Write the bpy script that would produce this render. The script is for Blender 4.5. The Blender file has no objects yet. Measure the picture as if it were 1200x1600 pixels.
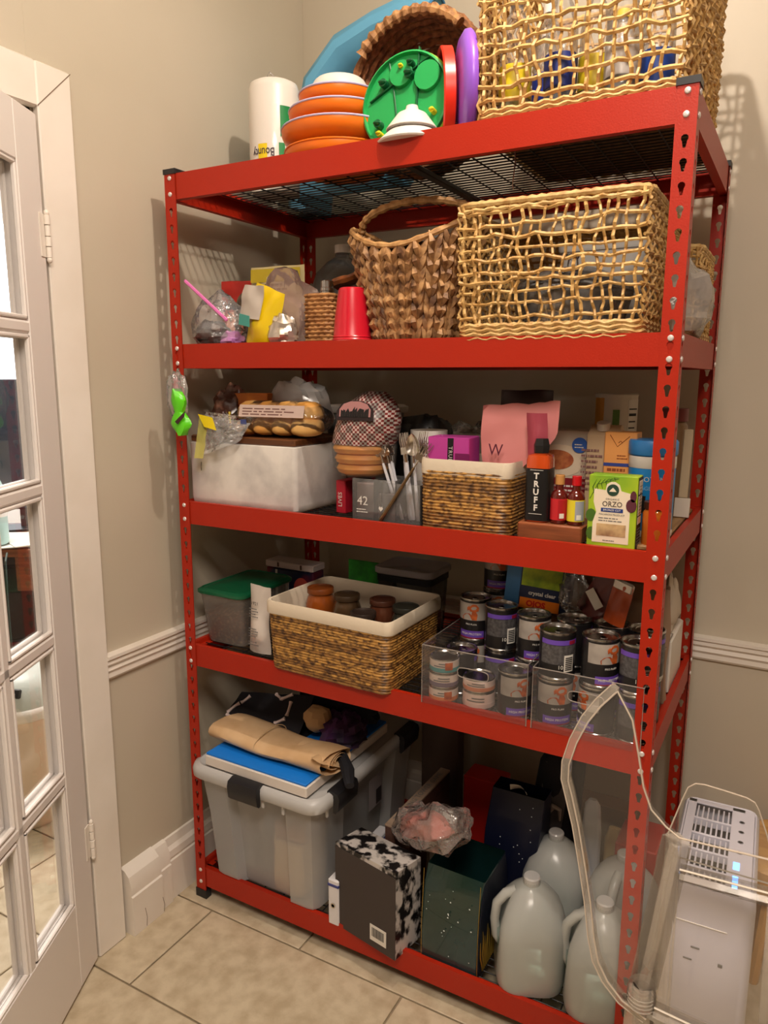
import bpy, bmesh, math, random
from mathutils import Matrix, Vector, noise, Euler
PI = math.pi
SC = bpy.context.scene
COL = SC.collection
random.seed(7)

# ---------------------------------------------------------------- camera
cd = bpy.data.cameras.new('camera'); cam = bpy.data.objects.new('camera', cd); COL.objects.link(cam)
YAW, PITCH, ROLL = 0.5089, -0.1787, 0.0032
cam.location = (1.4205, -1.4341, 1.4891)
cam.matrix_world = Matrix.Translation(cam.location) @ Matrix.Rotation(YAW, 4, 'Z') @ Matrix.Rotation(PI/2 + PITCH, 4, 'X') @ Matrix.Rotation(ROLL, 4, 'Z')
cd.sensor_fit = 'VERTICAL'; cd.sensor_height = 32.0; cd.lens = 1164.9/1600*32.0
cd.clip_start = 0.05
SC.camera = cam
# ---------------------------------------------------------------- world, lights, exposure
w = bpy.data.worlds.new('world'); SC.world = w; w.use_nodes = True
w.node_tree.nodes['Background'].inputs[0].default_value = (0.86, 0.93, 1.0, 1)
w.node_tree.nodes['Background'].inputs[1].default_value = 5.0
SC.view_settings.view_transform = 'Standard'; SC.view_settings.look = 'None'
SC.view_settings.exposure = 0.28; SC.view_settings.gamma = 1.0; SC.view_settings.use_curve_mapping = False
SC.cycles.max_bounces = 10; SC.cycles.transparent_max_bounces = 32; SC.cycles.diffuse_bounces = 4
SC.cycles.transmission_bounces = 8; SC.cycles.glossy_bounces = 4; SC.cycles.caustics_reflective = False; SC.cycles.caustics_refractive = False
SC.cycles.sample_clamp_indirect = 4.0

def light(name, kind, loc, energy, col, size=.1, rot=(0, 0, 0), sy=None):
    d = bpy.data.lights.new(name, kind); d.energy = energy; d.color = col
    if kind == 'AREA':
        d.size = size
        if sy: d.shape = 'RECTANGLE'; d.size_y = sy
    else: d.shadow_soft_size = size
    o = bpy.data.objects.new(name, d); COL.objects.link(o); o.location = loc; o.rotation_euler = rot
    return o
WARM = (1.0, .87, .74)
light('ceiling_bulb', 'POINT', (1.05, -.36, 2.80), 34, WARM, .022)
light('room_fill_light', 'AREA', (1.52, -1.65, 2.80), 47, WARM, .7)  # soft fill added to brighten the shelf fronts, no fixture of its own
light('side_room_lamp', 'AREA', (-1.3, .3, 2.85), 75, (1, .93, .85), .8)
light('side_window_light', 'AREA', (-2.35, 1.1, 1.7), 22, (.86, .93, 1), 1.2, (0, PI/2, 0))

# ---------------------------------------------------------------- materials
def lin(c):
    return tuple(((v/255)/12.92 if v/255 <= .04045 else ((v/255+.055)/1.055)**2.4) for v in c[:3]) + (1,)
MATS = {}
def mat(name, col, rough=.55, metal=0.0, col2=None, scale=20, fac=1.0, stretch=(1, 1, 1), bump=0, bscale=None, coat=0, spec=.5, kind='noise', alpha=1, trans=0, emit=0, detail=3, lo=.35, hi=.65, sheen=0, sss=0):
    if name in MATS: return MATS[name]
    m = bpy.data.materials.new(name); m.use_nodes = True; nt = m.node_tree; b = nt.nodes['Principled BSDF']
    b.inputs['Base Color'].default_value = lin(col); b.inputs['Roughness'].default_value = rough; b.inputs['Metallic'].default_value = metal
    b.inputs['Coat Weight'].default_value = coat; b.inputs['Specular IOR Level'].default_value = spec
    b.inputs['Alpha'].default_value = alpha; b.inputs['Transmission Weight'].default_value = trans
    if emit:
        b.inputs['Emission Color'].default_value = lin(col); b.inputs['Emission Strength'].default_value = emit
    if col2 is not None or bump:
        tc = nt.nodes.new('ShaderNodeTexCoord'); mp = nt.nodes.new('ShaderNodeMapping'); nt.links.new(tc.outputs['Object'], mp.inputs[0])
        mp.inputs['Scale'].default_value = stretch
        if kind == 'voronoi':
            n = nt.nodes.new('ShaderNodeTexVoronoi'); out = n.outputs['Distance']
        elif kind == 'wave':
            n = nt.nodes.new('ShaderNodeTexWave'); n.inputs['Distortion'].default_value = 4; out = n.outputs['Fac']
        elif kind == 'checker':
            n = nt.nodes.new('ShaderNodeTexChecker'); out = n.outputs['Fac']
        else:
            n = nt.nodes.new('ShaderNodeTexNoise'); n.inputs['Detail'].default_value = detail; out = n.outputs['Fac']
        n.inputs['Scale'].default_value = scale; nt.links.new(mp.outputs[0], n.inputs['Vector'])
        if col2 is not None:
            r = nt.nodes.new('ShaderNodeValToRGB'); r.color_ramp.elements[0].position = lo; r.color_ramp.elements[1].position = hi
            r.color_ramp.elements[0].color = lin(col); c2 = lin(col2); c1 = lin(col)
            r.color_ramp.elements[1].color = tuple(c1[i]*(1-fac)+c2[i]*fac for i in range(4))
            nt.links.new(out, r.inputs[0]); nt.links.new(r.outputs[0], b.inputs['Base Color'])
        if bump:
            n2 = n; o2 = out
            if bscale:
                n2 = nt.nodes.new('ShaderNodeTexNoise'); n2.inputs['Scale'].default_value = bscale; n2.inputs['Detail'].default_value = 4
                nt.links.new(mp.outputs[0], n2.inputs['Vector']); o2 = n2.outputs['Fac']
            bp = nt.nodes.new('ShaderNodeBump'); bp.inputs['Strength'].default_value = min(1, bump); bp.inputs['Distance'].default_value = .002*max(1, bump)
            nt.links.new(o2, bp.inputs['Height']); nt.links.new(bp.outputs[0], b.inputs['Normal'])
    MATS[name] = m
    return m
def film(name, tint=(255, 255, 255), op=.12, edge=.5, rough=.08, body=(235, 235, 235), bump=0, bscale=30, ior=1.45, bodyrough=.4):
    """thin clear or milky plastic / glass sheet: see-through + fresnel gloss + a little diffuse body"""
    if name in MATS: return MATS[name]
    m = bpy.data.materials.new(name); m.use_nodes = True; nt = m.node_tree; nt.nodes.clear()
    o = nt.nodes.new('ShaderNodeOutputMaterial'); t = nt.nodes.new('ShaderNodeBsdfTransparent'); t.inputs[0].default_value = lin(tint)
    d = nt.nodes.new('ShaderNodeBsdfPrincipled'); d.inputs['Base Color'].default_value = lin(body); d.inputs['Roughness'].default_value = bodyrough
    g = nt.nodes.new('ShaderNodeBsdfGlossy'); g.inputs['Roughness'].default_value = rough
    lw = nt.nodes.new('ShaderNodeFresnel'); lw.inputs['IOR'].default_value = ior
    mu = nt.nodes.new('ShaderNodeMath'); mu.operation = 'MULTIPLY'; mu.inputs[1].default_value = edge*2; mu.use_clamp = True
    m1 = nt.nodes.new('ShaderNodeMixShader'); m1.inputs[0].default_value = op; m2 = nt.nodes.new('ShaderNodeMixShader')
    nt.links.new(t.outputs[0], m1.inputs[1]); nt.links.new(d.outputs[0], m1.inputs[2])
    nt.links.new(lw.outputs[0], mu.inputs[0]); nt.links.new(mu.outputs[0], m2.inputs[0])
    nt.links.new(m1.outputs[0], m2.inputs[1]); nt.links.new(g.outputs[0], m2.inputs[2]); nt.links.new(m2.outputs[0], o.inputs[0])
    if bump:
        tc = nt.nodes.new('ShaderNodeTexCoord'); n = nt.nodes.new('ShaderNodeTexNoise'); n.inputs['Scale'].default_value = bscale
        bp = nt.nodes.new('ShaderNodeBump'); bp.inputs['Strength'].default_value = bump; bp.inputs['Distance'].default_value = .01
        nt.links.new(tc.outputs['Object'], n.inputs['Vector']); nt.links.new(n.outputs['Fac'], bp.inputs['Height'])
        for s in (g, d, lw): nt.links.new(bp.outputs[0], s.inputs['Normal'])
    MATS[name] = m
    return m

# ---------------------------------------------------------------- mesh builder
def T(loc=(0, 0, 0), rx=0, ry=0, rz=0, s=(1, 1, 1)):
    return Matrix.Translation(loc) @ Euler((rx, ry, rz)).to_matrix().to_4x4() @ Matrix.Diagonal((*s, 1))
def rrect(w, d, r=.01, n=4, cx=0, cy=0):
    r = min(r, w/2-1e-5, d/2-1e-5); P = []
    for (sx, sy, a0) in ((1, -1, -PI/2), (1, 1, 0), (-1, 1, PI/2), (-1, -1, PI)):
        for i in range(n+1):
            a = a0 + PI/2*i/n
            P.append((cx+sx*(w/2-r)+r*math.cos(a), cy+sy*(d/2-r)+r*math.sin(a)))
    return P
class M:
    def __init__(s): s.v = []; s.f = []; s.mi = []
    def add(s, vs, fs, t=None, mi=0):
        o = len(s.v)
        s.v += [tuple(t @ Vector(v)) for v in vs] if t is not None else [tuple(v) for v in vs]
        for f in fs: s.f.append(tuple(i+o for i in f)); s.mi.append(mi)
        return s
    def box(s, w, d, h, loc=(0, 0, 0), t=None, mi=0, c=.001):
        """box with chamfered edges, base centred on loc"""
        c = min(c, w*.3, d*.3, h*.3)
        L = [(rrect(w-2*c, d-2*c, c, 1), 0), (rrect(w, d, c, 1), c), (rrect(w, d, c, 1), h-c), (rrect(w-2*c, d-2*c, c, 1), h)]
        return s.loft([[(x, y, z) for x, y in l] for l, z in L], loc, t, mi)
    def loft(s, loops, loc=(0, 0, 0), t=None, mi=0, cap0=True, cap1=True, close=False):
        n = len(loops[0]); vs = [(x+loc[0], y+loc[1], z+loc[2]) for l in loops for (x, y, z) in l]; fs = []
        m = len(loops)
        for j in range(m if close else m-1):
            for i in range(n):
                a = j*n+i; b = j*n+(i+1) % n; k = (j+1) % m
                fs.append((a, b, k*n+(i+1) % n, k*n+i))
        if not close:
            if cap0: fs.append(tuple(reversed(range(n))))
            if cap1: fs.append(tuple((m-1)*n+i for i in range(n)))
        return s.add(vs, fs, t, mi)
    def lathe(s, prof, n=24, loc=(0, 0, 0), t=None, mi=0, cap0=True, cap1=True):
        return s.loft([[(r*math.cos(2*PI*i/n), r*math.sin(2*PI*i/n), z) for i in range(n)] for r, z in prof], loc, t, mi, cap0, cap1)
    def cyl(s, r, h, loc=(0, 0, 0), n=20, t=None, mi=0, c=.0008):
        c = min(c, r*.3, h*.3); return s.lathe([(r-c, 0), (r, c), (r, h-c), (r-c, h)], n, loc, t, mi)
    def prism(s, poly, y0, y1, t=None, mi=0):
        """polygon in XZ extruded along Y"""
        n = len(poly); vs = [(x, y0, z) for x, z in poly] + [(x, y1, z) for x, z in poly]
        fs = [tuple(range(n)), tuple(reversed(range(n, 2*n)))] + [(i, i+n, (i+1) % n+n, (i+1) % n) for i in range(n)]
        return s.add(vs, fs, t, mi)
    def tube(s, pts, r, n=6, closed=False, t=None, mi=0, flat=1.0):
        P = [Vector(p) for p in pts]; m = len(P); R = r if isinstance(r, (list, tuple)) else [r]*m
        up = Vector((0, 0, 1)); loops = []; prev = None
        for i in range(m):
            a = P[(i-1) % m] if (closed or i > 0) else P[i]; b = P[(i+1) % m] if (closed or i < m-1) else P[i]
            d = (b-a).normalized()
            if prev is None:
                u = d.cross(up)
                if u.length < .1: u = d.cross(Vector((1, 0, 0)))
            else: u = prev - d*prev.dot(d)
            u.normalize(); prev = u; v = d.cross(u)
            loops.append([tuple(P[i]+R[i]*(math.cos(2*PI*k/n)*u*flat+math.sin(2*PI*k/n)*v)) for k in range(n)])
        return s.loft(loops, (0, 0, 0), t, mi, close=closed)
    def ball(s, rx, ry, rz, loc=(0, 0, 0), n=12, m=8, t=None, mi=0):
        L = []
        for j in range(m+1):
            a = -PI/2+PI*(j if 0 < j < m else (j+.02 if j == 0 else j-.02))/m
            L.append([(rx*math.cos(a)*math.cos(2*PI*i/n), ry*math.cos(a)*math.sin(2*PI*i/n), rz*math.sin(a)) for i in range(n)])
        return s.loft(L, loc, t, mi)
    def grid(s, fn, nu, nv, t=None, mi=0, back=0):
        vs = [fn(i/nu, j/nv) for j in range(nv+1) for i in range(nu+1)]
        fs = [(j*(nu+1)+i, j*(nu+1)+i+1, (j+1)*(nu+1)+i+1, (j+1)*(nu+1)+i) for j in range(nv) for i in range(nu)]
        return s.add(vs, fs, t, mi)
    def mesh(s, name, mats, ang=35):
        me = bpy.data.meshes.new(name); me.from_pydata(s.v, [], s.f)
        for m in (mats if isinstance(mats, (list, tuple)) else [mats]): me.materials.append(m)
        me.polygons.foreach_set('material_index', s.mi)
        bm = bmesh.new(); bm.from_mesh(me); bmesh.ops.recalc_face_normals(bm, faces=bm.faces)
        for f in bm.faces: f.smooth = ang > 0
        a = math.radians(ang)
        for e in bm.edges:
            if len(e.link_faces) == 2 and e.calc_face_angle(0) > a: e.smooth = False
        bm.to_mesh(me); bm.free(); return me
    def out(s, name, mats, parent=None, loc=(0, 0, 0), rot=(0, 0, 0), ang=35, **k):
        o = bpy.data.objects.new(name, s.mesh(name, mats, ang)); COL.objects.link(o); o.location = loc; o.rotation_euler = rot
        if parent is not None: o.parent = parent
        for a, b in k.items(): o[a] = b
        return o
def thing(name, label, category, loc=(0, 0, 0), rz=0, group=None, rx=0, ry=0):
    o = bpy.data.objects.new(name, None); COL.objects.link(o); o.location = loc; o.rotation_euler = (rx, ry, rz); o.empty_display_size = .02
    o['label'] = label; o['category'] = category
    if group: o['group'] = group
    return o
def tag(o, label, category, group=None):
    o['label'] = label; o['category'] = category
    if group: o['group'] = group
    return o
def dup(root, loc, rz=None, label=None, group=None, scale=None):
    r = root.copy(); COL.objects.link(r); r.location = loc
    if rz is not None: r.rotation_euler = (root.rotation_euler[0], root.rotation_euler[1], rz)
    if label: r['label'] = label
    if group: r['group'] = group
    if scale: r.scale = scale
    for ch in list(root.children):
        c = ch.copy(); COL.objects.link(c); c.parent = r
        for g in ch.children:
            d = g.copy(); COL.objects.link(d); d.parent = c
    return r
def nz(x, y, z, f=1.0, seed=0): return noise.noise(Vector((x*f+seed*7.3, y*f-seed*3.1, z*f+seed*1.7)))
def text(body, size, m, parent, loc, rot=(PI/2, 0, 0), name='lettering', ext=.0002, align='CENTER', wrap=None, sx=1, sp=1.0, bold=0):
    c = bpy.data.curves.new(name, 'FONT'); c.body = body; c.size = size; c.extrude = ext; c.align_x = align; c.align_y = 'CENTER'; c.resolution_u = 2
    c.space_character = sp; c.offset = bold
    o = bpy.data.objects.new(name, c); me = bpy.data.meshes.new_from_object(o); bpy.data.objects.remove(o); bpy.data.curves.remove(c)
    for v in me.vertices:
        v.co.x *= sx
        if wrap:
            a = v.co.x/wrap; d = wrap+v.co.z; v.co.x = d*math.sin(a); v.co.z = d*math.cos(a)-wrap
    me.materials.clear(); me.materials.append(m)
    o = bpy.data.objects.new(name, me); COL.objects.link(o); o.location = loc; o.rotation_euler = rot; o.parent = parent
    return o
def patch(w, h, m, parent, loc, name='label', rot=(0, 0, 0), th=.0006, poly=None, r=0):
    """thin flat print facing -Y, centred at loc (x, y, z centre)"""
    if poly is None: poly = rrect(w, h, max(r, .0003), 4 if r > .001 else 1)
    return M().prism(poly, -th, 0).out(name, m, parent, loc, rot)
def arcband(r, z0, z1, a0, a1, m, parent, name='label', n=10, loc=(0, 0, 0), th=.0004):
    """strip bent round a can; angle measured from -Y towards +X, degrees"""
    L = []
    for i in range(n+1):
        a = math.radians(a0+(a1-a0)*i/n); s_, c_ = math.sin(a), -math.cos(a)
        L.append([((r+q)*s_, (r+q)*c_, z) for q, z in ((0, z0), (th, z0), (th, z1), (0, z1))])
    return M().loft(L).out(name, m, parent, loc)
def barcode(parent, w, h, loc, rot=(0, 0, 0), paper=None, n=14):
    p = patch(w, h, WHITE, parent, loc, 'barcode_sticker', rot)
    b = M(); x = -w*.38; rr = random.Random(4)
    while x < w*.38:
        t = rr.choice((.012, .02, .034))*w; b.prism([(x, -h*.22), (x+t, -h*.22), (x+t, h*.34), (x, h*.34)], -.0012, -.0006); x += t+rr.choice((.018, .03))*w
    b.out('bars', BLACK, p)
    return p
def lines(parent, w, n, pitch, loc, m, rot=(0, 0, 0), th=.4, name='small_print', seed=1):
    b = M(); rr = random.Random(seed)
    for i in range(n):
        k = w*rr.uniform(.7, 1); z = -i*pitch; x = -w/2
        while x < -w/2+k-.001:
            t = min(rr.uniform(.05, .2)*w, -w/2+k-x); b.prism([(x, z), (x+t, z), (x+t, z+pitch*th), (x, z+pitch*th)], -.0003, 0); x += t+.03*w
    return b.out(name, m, parent, loc, rot)
# common materials
WHITE = mat('white_paper', (228, 224, 216), .6)
BLACK = mat('black_ink', (22, 20, 22), .5)
GREYINK = mat('grey_ink', (110, 108, 106), .6)
RED = mat('rack_red', (170, 36, 12), .42, spec=.35, bump=.15, bscale=300)
WALL = mat('beige_wall_paint', (198, 188, 170), .5, col2=(192, 182, 163), scale=2.2, bump=.12, bscale=60)
TRIM = mat('white_gloss_trim', (236, 229, 220), .3, col2=(228, 220, 209), scale=6, bump=.1, bscale=25)
DARKWIRE = mat('black_wire', (24, 22, 24), .4)
RIVET = mat('zinc_rivet', (225, 220, 218), .3, metal=.3)
PLBLK = mat('black_plastic', (26, 26, 30), .45)
TIN = mat('tin', (190, 188, 186), .22, metal=1)
STEEL = mat('steel', (214, 208, 200), .2, metal=1)

# ---------------------------------------------------------------- setting
ZC = 2.95; XW = -.07; YB = .70
def struct(o): o['kind'] = 'structure'; return o
DY0, DY1, DZ = -.31, -1.16, 2.05       # doorway in the left wall
b = M()
b.box(.10, 1.3-DY0+.0, ZC, ((XW-.05), (1.3+DY0)/2, 0), c=.0005)
b.box(.10, 3.2+DY1, ZC, (XW-.05, (DY1-3.2)/2, 0), c=.0005)
b.box(.10, DY0-DY1, ZC-DZ, (XW-.05, (DY0+DY1)/2, DZ), c=.0005)
struct(b.out('wall_left', WALL))
struct(M().box(3.1-XW, .1, ZC, ((3.1+XW)/2, YB+.05, 0), c=.0005).out('wall_back', WALL))
DIMW = mat('low_bounce_wall', (120, 104, 86), .6)  # unseen walls coloured dark to cut the light bounced into the rack
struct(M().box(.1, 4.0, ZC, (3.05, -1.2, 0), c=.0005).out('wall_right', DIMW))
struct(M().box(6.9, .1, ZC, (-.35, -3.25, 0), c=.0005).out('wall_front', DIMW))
CEIL = mat('white_ceiling_paint', (225, 218, 205), .8)
struct(M().box(7.2, 6.9, .1, (-.5, .15, ZC), c=.0005).out('ceiling', CEIL))
# room beyond the glazed door
WALL2 = mat('pale_wall_paint', (214, 206, 196), .7)
struct(M().box(3.9, .1, ZC, (-2.0, 3.25, 0), c=.0005).out('wall_side_room_back', WALL2))
b = M(); x = -2.9
b.box(.1, 4.4, ZC, (x, -1.0, 0), c=.0005); b.box(.1, 1.0, ZC, (x, 2.8, 0), c=.0005); b.box(.1, 1.1, .95, (x, 1.75, 0), c=.0005); b.box(.1, 1.1, ZC-2.45, (x, 1.75, 2.45), c=.0005)
struct(b.out('wall_side_room_left', WALL2))
# sky light outside that window comes from the world through a real opening
win = struct(M().box(.06, .05, 1.5, (x, 1.225, .95)).box(.06, .05, 1.5, (x, 2.275, .95)).box(.06, 1.1, .05, (x, 1.75, .95)).box(.06, 1.1, .05, (x, 1.75, 2.40)).box(.04, 1.0, .04, (x, 1.75, 1.66)).out('window_1', TRIM))
M().box(.006, 1.0, 1.42, (x, 1.75, .99)).out('window_pane', film('window_glass', op=.03, edge=.4), win)

# floor: slab plus individual tiles where they are near enough to tell apart
TILE = mat('travertine_tile', (206, 192, 166), .42, col2=(172, 154, 126), scale=22, fac=.75, bump=.3, bscale=120, detail=12, lo=.38, hi=.66)
GROUT = mat('tile_grout', (150, 134, 110), .8)
fl = struct(M().box(7.2, 6.9, .05, (-.5, .15, -.056), c=.0005).out('floor', GROUT))
TW, TD, GAP = .604, .298, .0015
tm = M().box(TW-GAP, TD-GAP, .0058, c=.0016).mesh('tile', TILE)
for j in range(-5, 8):
    yc = -.33+.302*j+TD/2+.003
    for i in range(-3, 5):
        xc = .386+.608*i+(.3 if j % 2 else 0)
        if xc < -1.6 and j < -3: continue
        o = bpy.data.objects.new('tile', tm); COL.objects.link(o); o.parent = fl; o.location = (xc, yc, -.006)
        o.rotation_euler = (0, 0, PI if (i*3+j) % 2 else 0)
# chair rail, baseboards
RP = [(0, 0), (.008, 0), (.012, .006), (.010, .018), (.016, .026), (.012, .036), (.02, .044), (.018, .054), (.024, .058), (.024, .066), (0, .068)]
def profile_run(P, a, bb, axis):
    m_ = M(); L = []
    for q in (a, bb): L.append([((XW+p, q, z) if axis == 'y' else (q, YB-p, z)) for p, z in P])
    return m_.loft(L)
rail = [(p, .729+z) for p, z in RP]
struct(profile_run(rail, DY0+.09, YB-.02, 'y').out('trim_1', TRIM, ang=20))
struct(profile_run(rail, XW+.02, 3.0, 'x').out('trim_2', TRIM, ang=20))
BP = [(0, 0), (.022, 0), (.022, .120), (.017, .122), (.017, .127), (.020, .130), (.018, .150), (.009, .160), (.006, .185), (0, .187)]
struct(profile_run(BP, -.07, YB-.02, 'y').out('baseboard_left', TRIM, ang=20))
struct(profile_run(BP, XW+.02, 3.0, 'x').out('baseboard_back', TRIM, ang=20))
# worn stub of thicker baseboard beside the door casing
BS = [(0, 0), (.040, 0), (.041, .115), (.036, .118), (.038, .145), (.030, .172), (.016, .186), (0, .192)]
st_ = struct(profile_run(BS, -.208, -.1, 'y').out('baseboard_stub', TRIM, ang=25))
struct(profile_run([(0, 0), (.03, 0), (.03, .118), (.026, .121), (.026, .15), (.012, .185), (0, .189)], -.1, -.055, 'y').out('baseboard_block', TRIM, ang=25))
CRACK = mat('paint_crack', (120, 100, 84), .8)
for y_, h_ in ((-.165, .06), (-.101, .05)):
    M().tube([(XW+.041 if y_ < -.12 else XW+.0408, y_, .004), (XW+.0405, y_+.003, h_*.5), (XW+.0405, y_-.002, h_)], .0008, 4).out('crack', CRACK, st_)
# door casing: two flat boards with mitred corner, inner stop
b = M()
CW = .092
def casing(y0, y1, z0, z1): b.box(.02, abs(y1-y0), z1-z0, (XW+.01, (y0+y1)/2, z0), c=.003)
casing(DY0+.005, DY0+CW, 0, DZ+CW); casing(DY1-CW, DY1-.005, 0, DZ+CW); casing(DY1-.005, DY0+.005, DZ, DZ+CW)
b.box(.10, .012, DZ, (XW-.05, DY0-.006, 0)); b.box(.10, .012, DZ, (XW-.05, DY1+.006, 0)); b.box(.10, DY0-DY1, .012, (XW-.05, (DY0+DY1)/2, DZ-.012))
b.box(.03, .012, DZ-.012, (XW-.065, DY0-.018, 0)); b.box(.03, DY0-DY1-.03, .012, (XW-.065, (DY0+DY1)/2, DZ-.024))
trim3 = struct(b.out('trim_3', TRIM))
M().box(.0012, .002, CW*1.36, (XW+.0203, DY0+.012, DZ+.006), t=None).out('mitre_joint', CRACK, trim3).rotation_euler = (0, 0, 0)
trim3.children[0].matrix_local = Matrix.Translation((XW+.0203, DY0+.004, DZ+.002)) @ Matrix.Rotation(-PI/4, 4, 'X') @ Matrix.Translation((-XW-.0203, -DY0-.012, -DZ-.006))
# french door: 3 x 5 panes, hinged at the casing, standing ajar into the room
DW, DH, DT = .80, 2.02, .036
door = struct(bpy.data.objects.new('door_1', None)); COL.objects.link(door); door.location = (XW+.025, DY0-.006, .012)
A = math.radians(27)
door.rotation_euler = (0, 0, A-PI/2)        # local +x runs from the hinge to the free edge
DOORP = mat('door_white_paint', (232, 226, 222), .35, bump=.08, bscale=30)
st, tr, br, mw = .095, .115, .225, .030
b = M(); b.box(st, DT, DH, (st/2, -DT/2, 0), c=.002); b.out('hinge_stile', DOORP, door)
b = M(); b.box(st, DT, DH, (DW-st/2, -DT/2, 0), c=.002); b.out('lock_stile', DOORP, door)
b = M(); b.box(DW-2*st, DT, tr, (DW/2, -DT/2, DH-tr), c=.002); b.out('top_rail', DOORP, door)
b = M(); b.box(DW-2*st, DT, br, (DW/2, -DT/2, 0), c=.002); b.out('bottom_rail', DOORP, door)
gw, gh = DW-2*st, DH-tr-br; pwid = (gw-2*mw)/3; ph = (gh-4*mw)/5
def muntin(L):
    P = [(-.015, -.011), (-.008, -.017), (.008, -.017), (.015, -.011), (.015, .011), (.008, .017), (-.008, .017), (-.015, .011)]
    return M().loft([[(0, 0, 0)]*0 or [(x_, y_, z_) for x_, y_ in P] for z_ in (0, L)])
vm = muntin(gh).mesh('vertical_muntin', DOORP); hm = muntin(gw).mesh('horizontal_muntin', DOORP)
for i in (1, 2):
    o = bpy.data.objects.new('vertical_muntin', vm); COL.objects.link(o); o.parent = door; o.location = (st+i*pwid+(i-.5)*mw, -DT/2, br)
for j in range(1, 5):
    o = bpy.data.objects.new('horizontal_muntin', hm); COL.objects.link(o); o.parent = door; o.location = (st, -DT/2, br+j*ph+(j-.5)*mw); o.rotation_euler = (0, PI/2, 0)
GL = film('door_glass', op=.01, edge=.12, rough=.02)
pm = M().box(pwid-.001, .004, ph-.001).mesh('glass_pane', GL)
sb = M()
for q in (-.0115, .0115):
    for (x0, z0, w_, h_) in ((0, 0, pwid, .009), (0, ph-.009, pwid, .009), (0, 0, .009, ph), (pwid-.009, 0, .009, ph)):
        sb.box(w_, .011, h_, (x0+w_/2-pwid/2, q, z0), c=.003)
sm = sb.mesh('glazing_bead', DOORP)
for i in range(3):
    for j in range(5):
        cx = st+i*(pwid+mw)+pwid/2; cz = br+j*(ph+mw)
        o = bpy.data.objects.new('glass_pane', pm); COL.objects.link(o); o.parent = door; o.location = (cx, -DT/2, cz)
        q = bpy.data.objects.new('glazing_bead', sm); COL.objects.link(q); q.parent = o
for hz in (.29, 1.73):
    b = M(); b.cyl(.006, .022, (-.003, .006, 0)); b.cyl(.0065, .020, (-.003, .006, .0235)); b.cyl(.006, .022, (-.003, .006, .045)); b.cyl(.0065, .02, (-.003, .006, .0685)); b.ball(.006, .006, .007, (-.003, .006, -.004)); b.ball(.006, .006, .007, (-.003, .006, .093))
    b.box(.02, .002, .09, (.012, .001, 0)); b.out('hinge', TRIM, door, (0, 0, hz))

# ---------------------------------------------------------------- storage rack
W_, D_, H_, PW = 1.22, .6025, 1.987, .035
ZT = [1.976, 1.570, 1.167, .772, .099]
rack = thing('storage_rack', 'tall red five-tier steel storage rack standing against the wall', 'shelving rack')
PITCHH = .0381
def flange(rz):
    """perforated strip, u from 0..PW, outer face at y=0 looking to -Y"""
    m_ = M(); z = H_-.006; n = 12; th = .0022
    skip = [zt-.0105 for zt in ZT]+[zt-.0475 for zt in ZT]
    u0 = PW*.5
    while z > .012:
        z1 = max(z-PITCHH, .010); zc = (z+z1)/2+.002; hh = (z-z1)
        if min(abs(zc-s_) for s_ in skip) < .012 or hh < .03:
            m_.add([(0, 0, z1), (PW, 0, z1), (PW, 0, z), (0, 0, z)], [(0, 1, 2, 3)]); m_.add([(0, th, z1), (PW, th, z1), (PW, th, z), (0, th, z)], [(0, 1, 2, 3)])
        else:
            hole = []; r = .0064
            for k in range(8):
                a = math.radians(-50+k*280/7); hole.append((u0+r*math.cos(a), zc+.003+r*math.sin(a)))
            hole += [(u0-.0036, zc-.006), (u0-.0022, zc-.0125), (u0+.0022, zc-.0125), (u0+.0036, zc-.006)]
            rim = []
            for (hx, hz_) in hole:
                dx, dz = hx-u0, hz_-zc; t1 = (PW/2)/abs(dx) if abs(dx) > 1e-6 else 1e9
                t2 = ((z-zc) if dz > 0 else (zc-z1))/abs(dz) if abs(dz) > 1e-6 else 1e9
                t_ = min(t1, t2); rim.append((u0+dx*t_, zc+dz*t_))
            # snap nearest rim point to each rectangle corner
            for cx_, cz_ in ((0, z), (PW, z), (0, z1), (PW, z1)):
                k = min(range(n), key=lambda q: (rim[q][0]-cx_)**2+(rim[q][1]-cz_)**2); rim[k] = (cx_, cz_)
            vs = [(x_, 0, z_) for x_, z_ in hole]+[(x_, 0, z_) for x_, z_ in rim]+[(x_, th, z_) for x_, z_ in hole]+[(x_, th, z_) for x_, z_ in rim]
            fs = []
            for k in range(n):
                l = (k+1) % n; fs += [(k, l, n+l, n+k), (2*n+k, 3*n+k, 3*n+l, 2*n+l), (k, 2*n+k, 2*n+l, l)]
            m_.add(vs, fs)
        z = z1
    return m_
fa = flange(0)
pmesh = M(); pmesh.v = list(fa.v); pmesh.f = list(fa.f); pmesh.mi = list(fa.mi)
pmesh.add([(y_, x_, z_) for x_, y_, z_ in fa.v], fa.f)            # the second flange, along +Y
pme = pmesh.mesh('post', RED, 20)
capm = M().prism([(-.002, H_-.012), (PW+.002, H_-.012), (PW+.002, H_), (-.002, H_)], -.002, PW+.002).mesh('end_cap', PLBLK)
footm = M().prism([(-.002, 0), (PW+.002, 0), (PW+.002, .026), (-.002, .026)], -.002, PW*.55).mesh('foot', PLBLK)
rivm = M().lathe([(.0056, 0), (.0056, .001), (.0042, .0026), (.0012, .0032)], 12, t=T(rx=PI/2)).mesh('rivet', RIVET)
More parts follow.
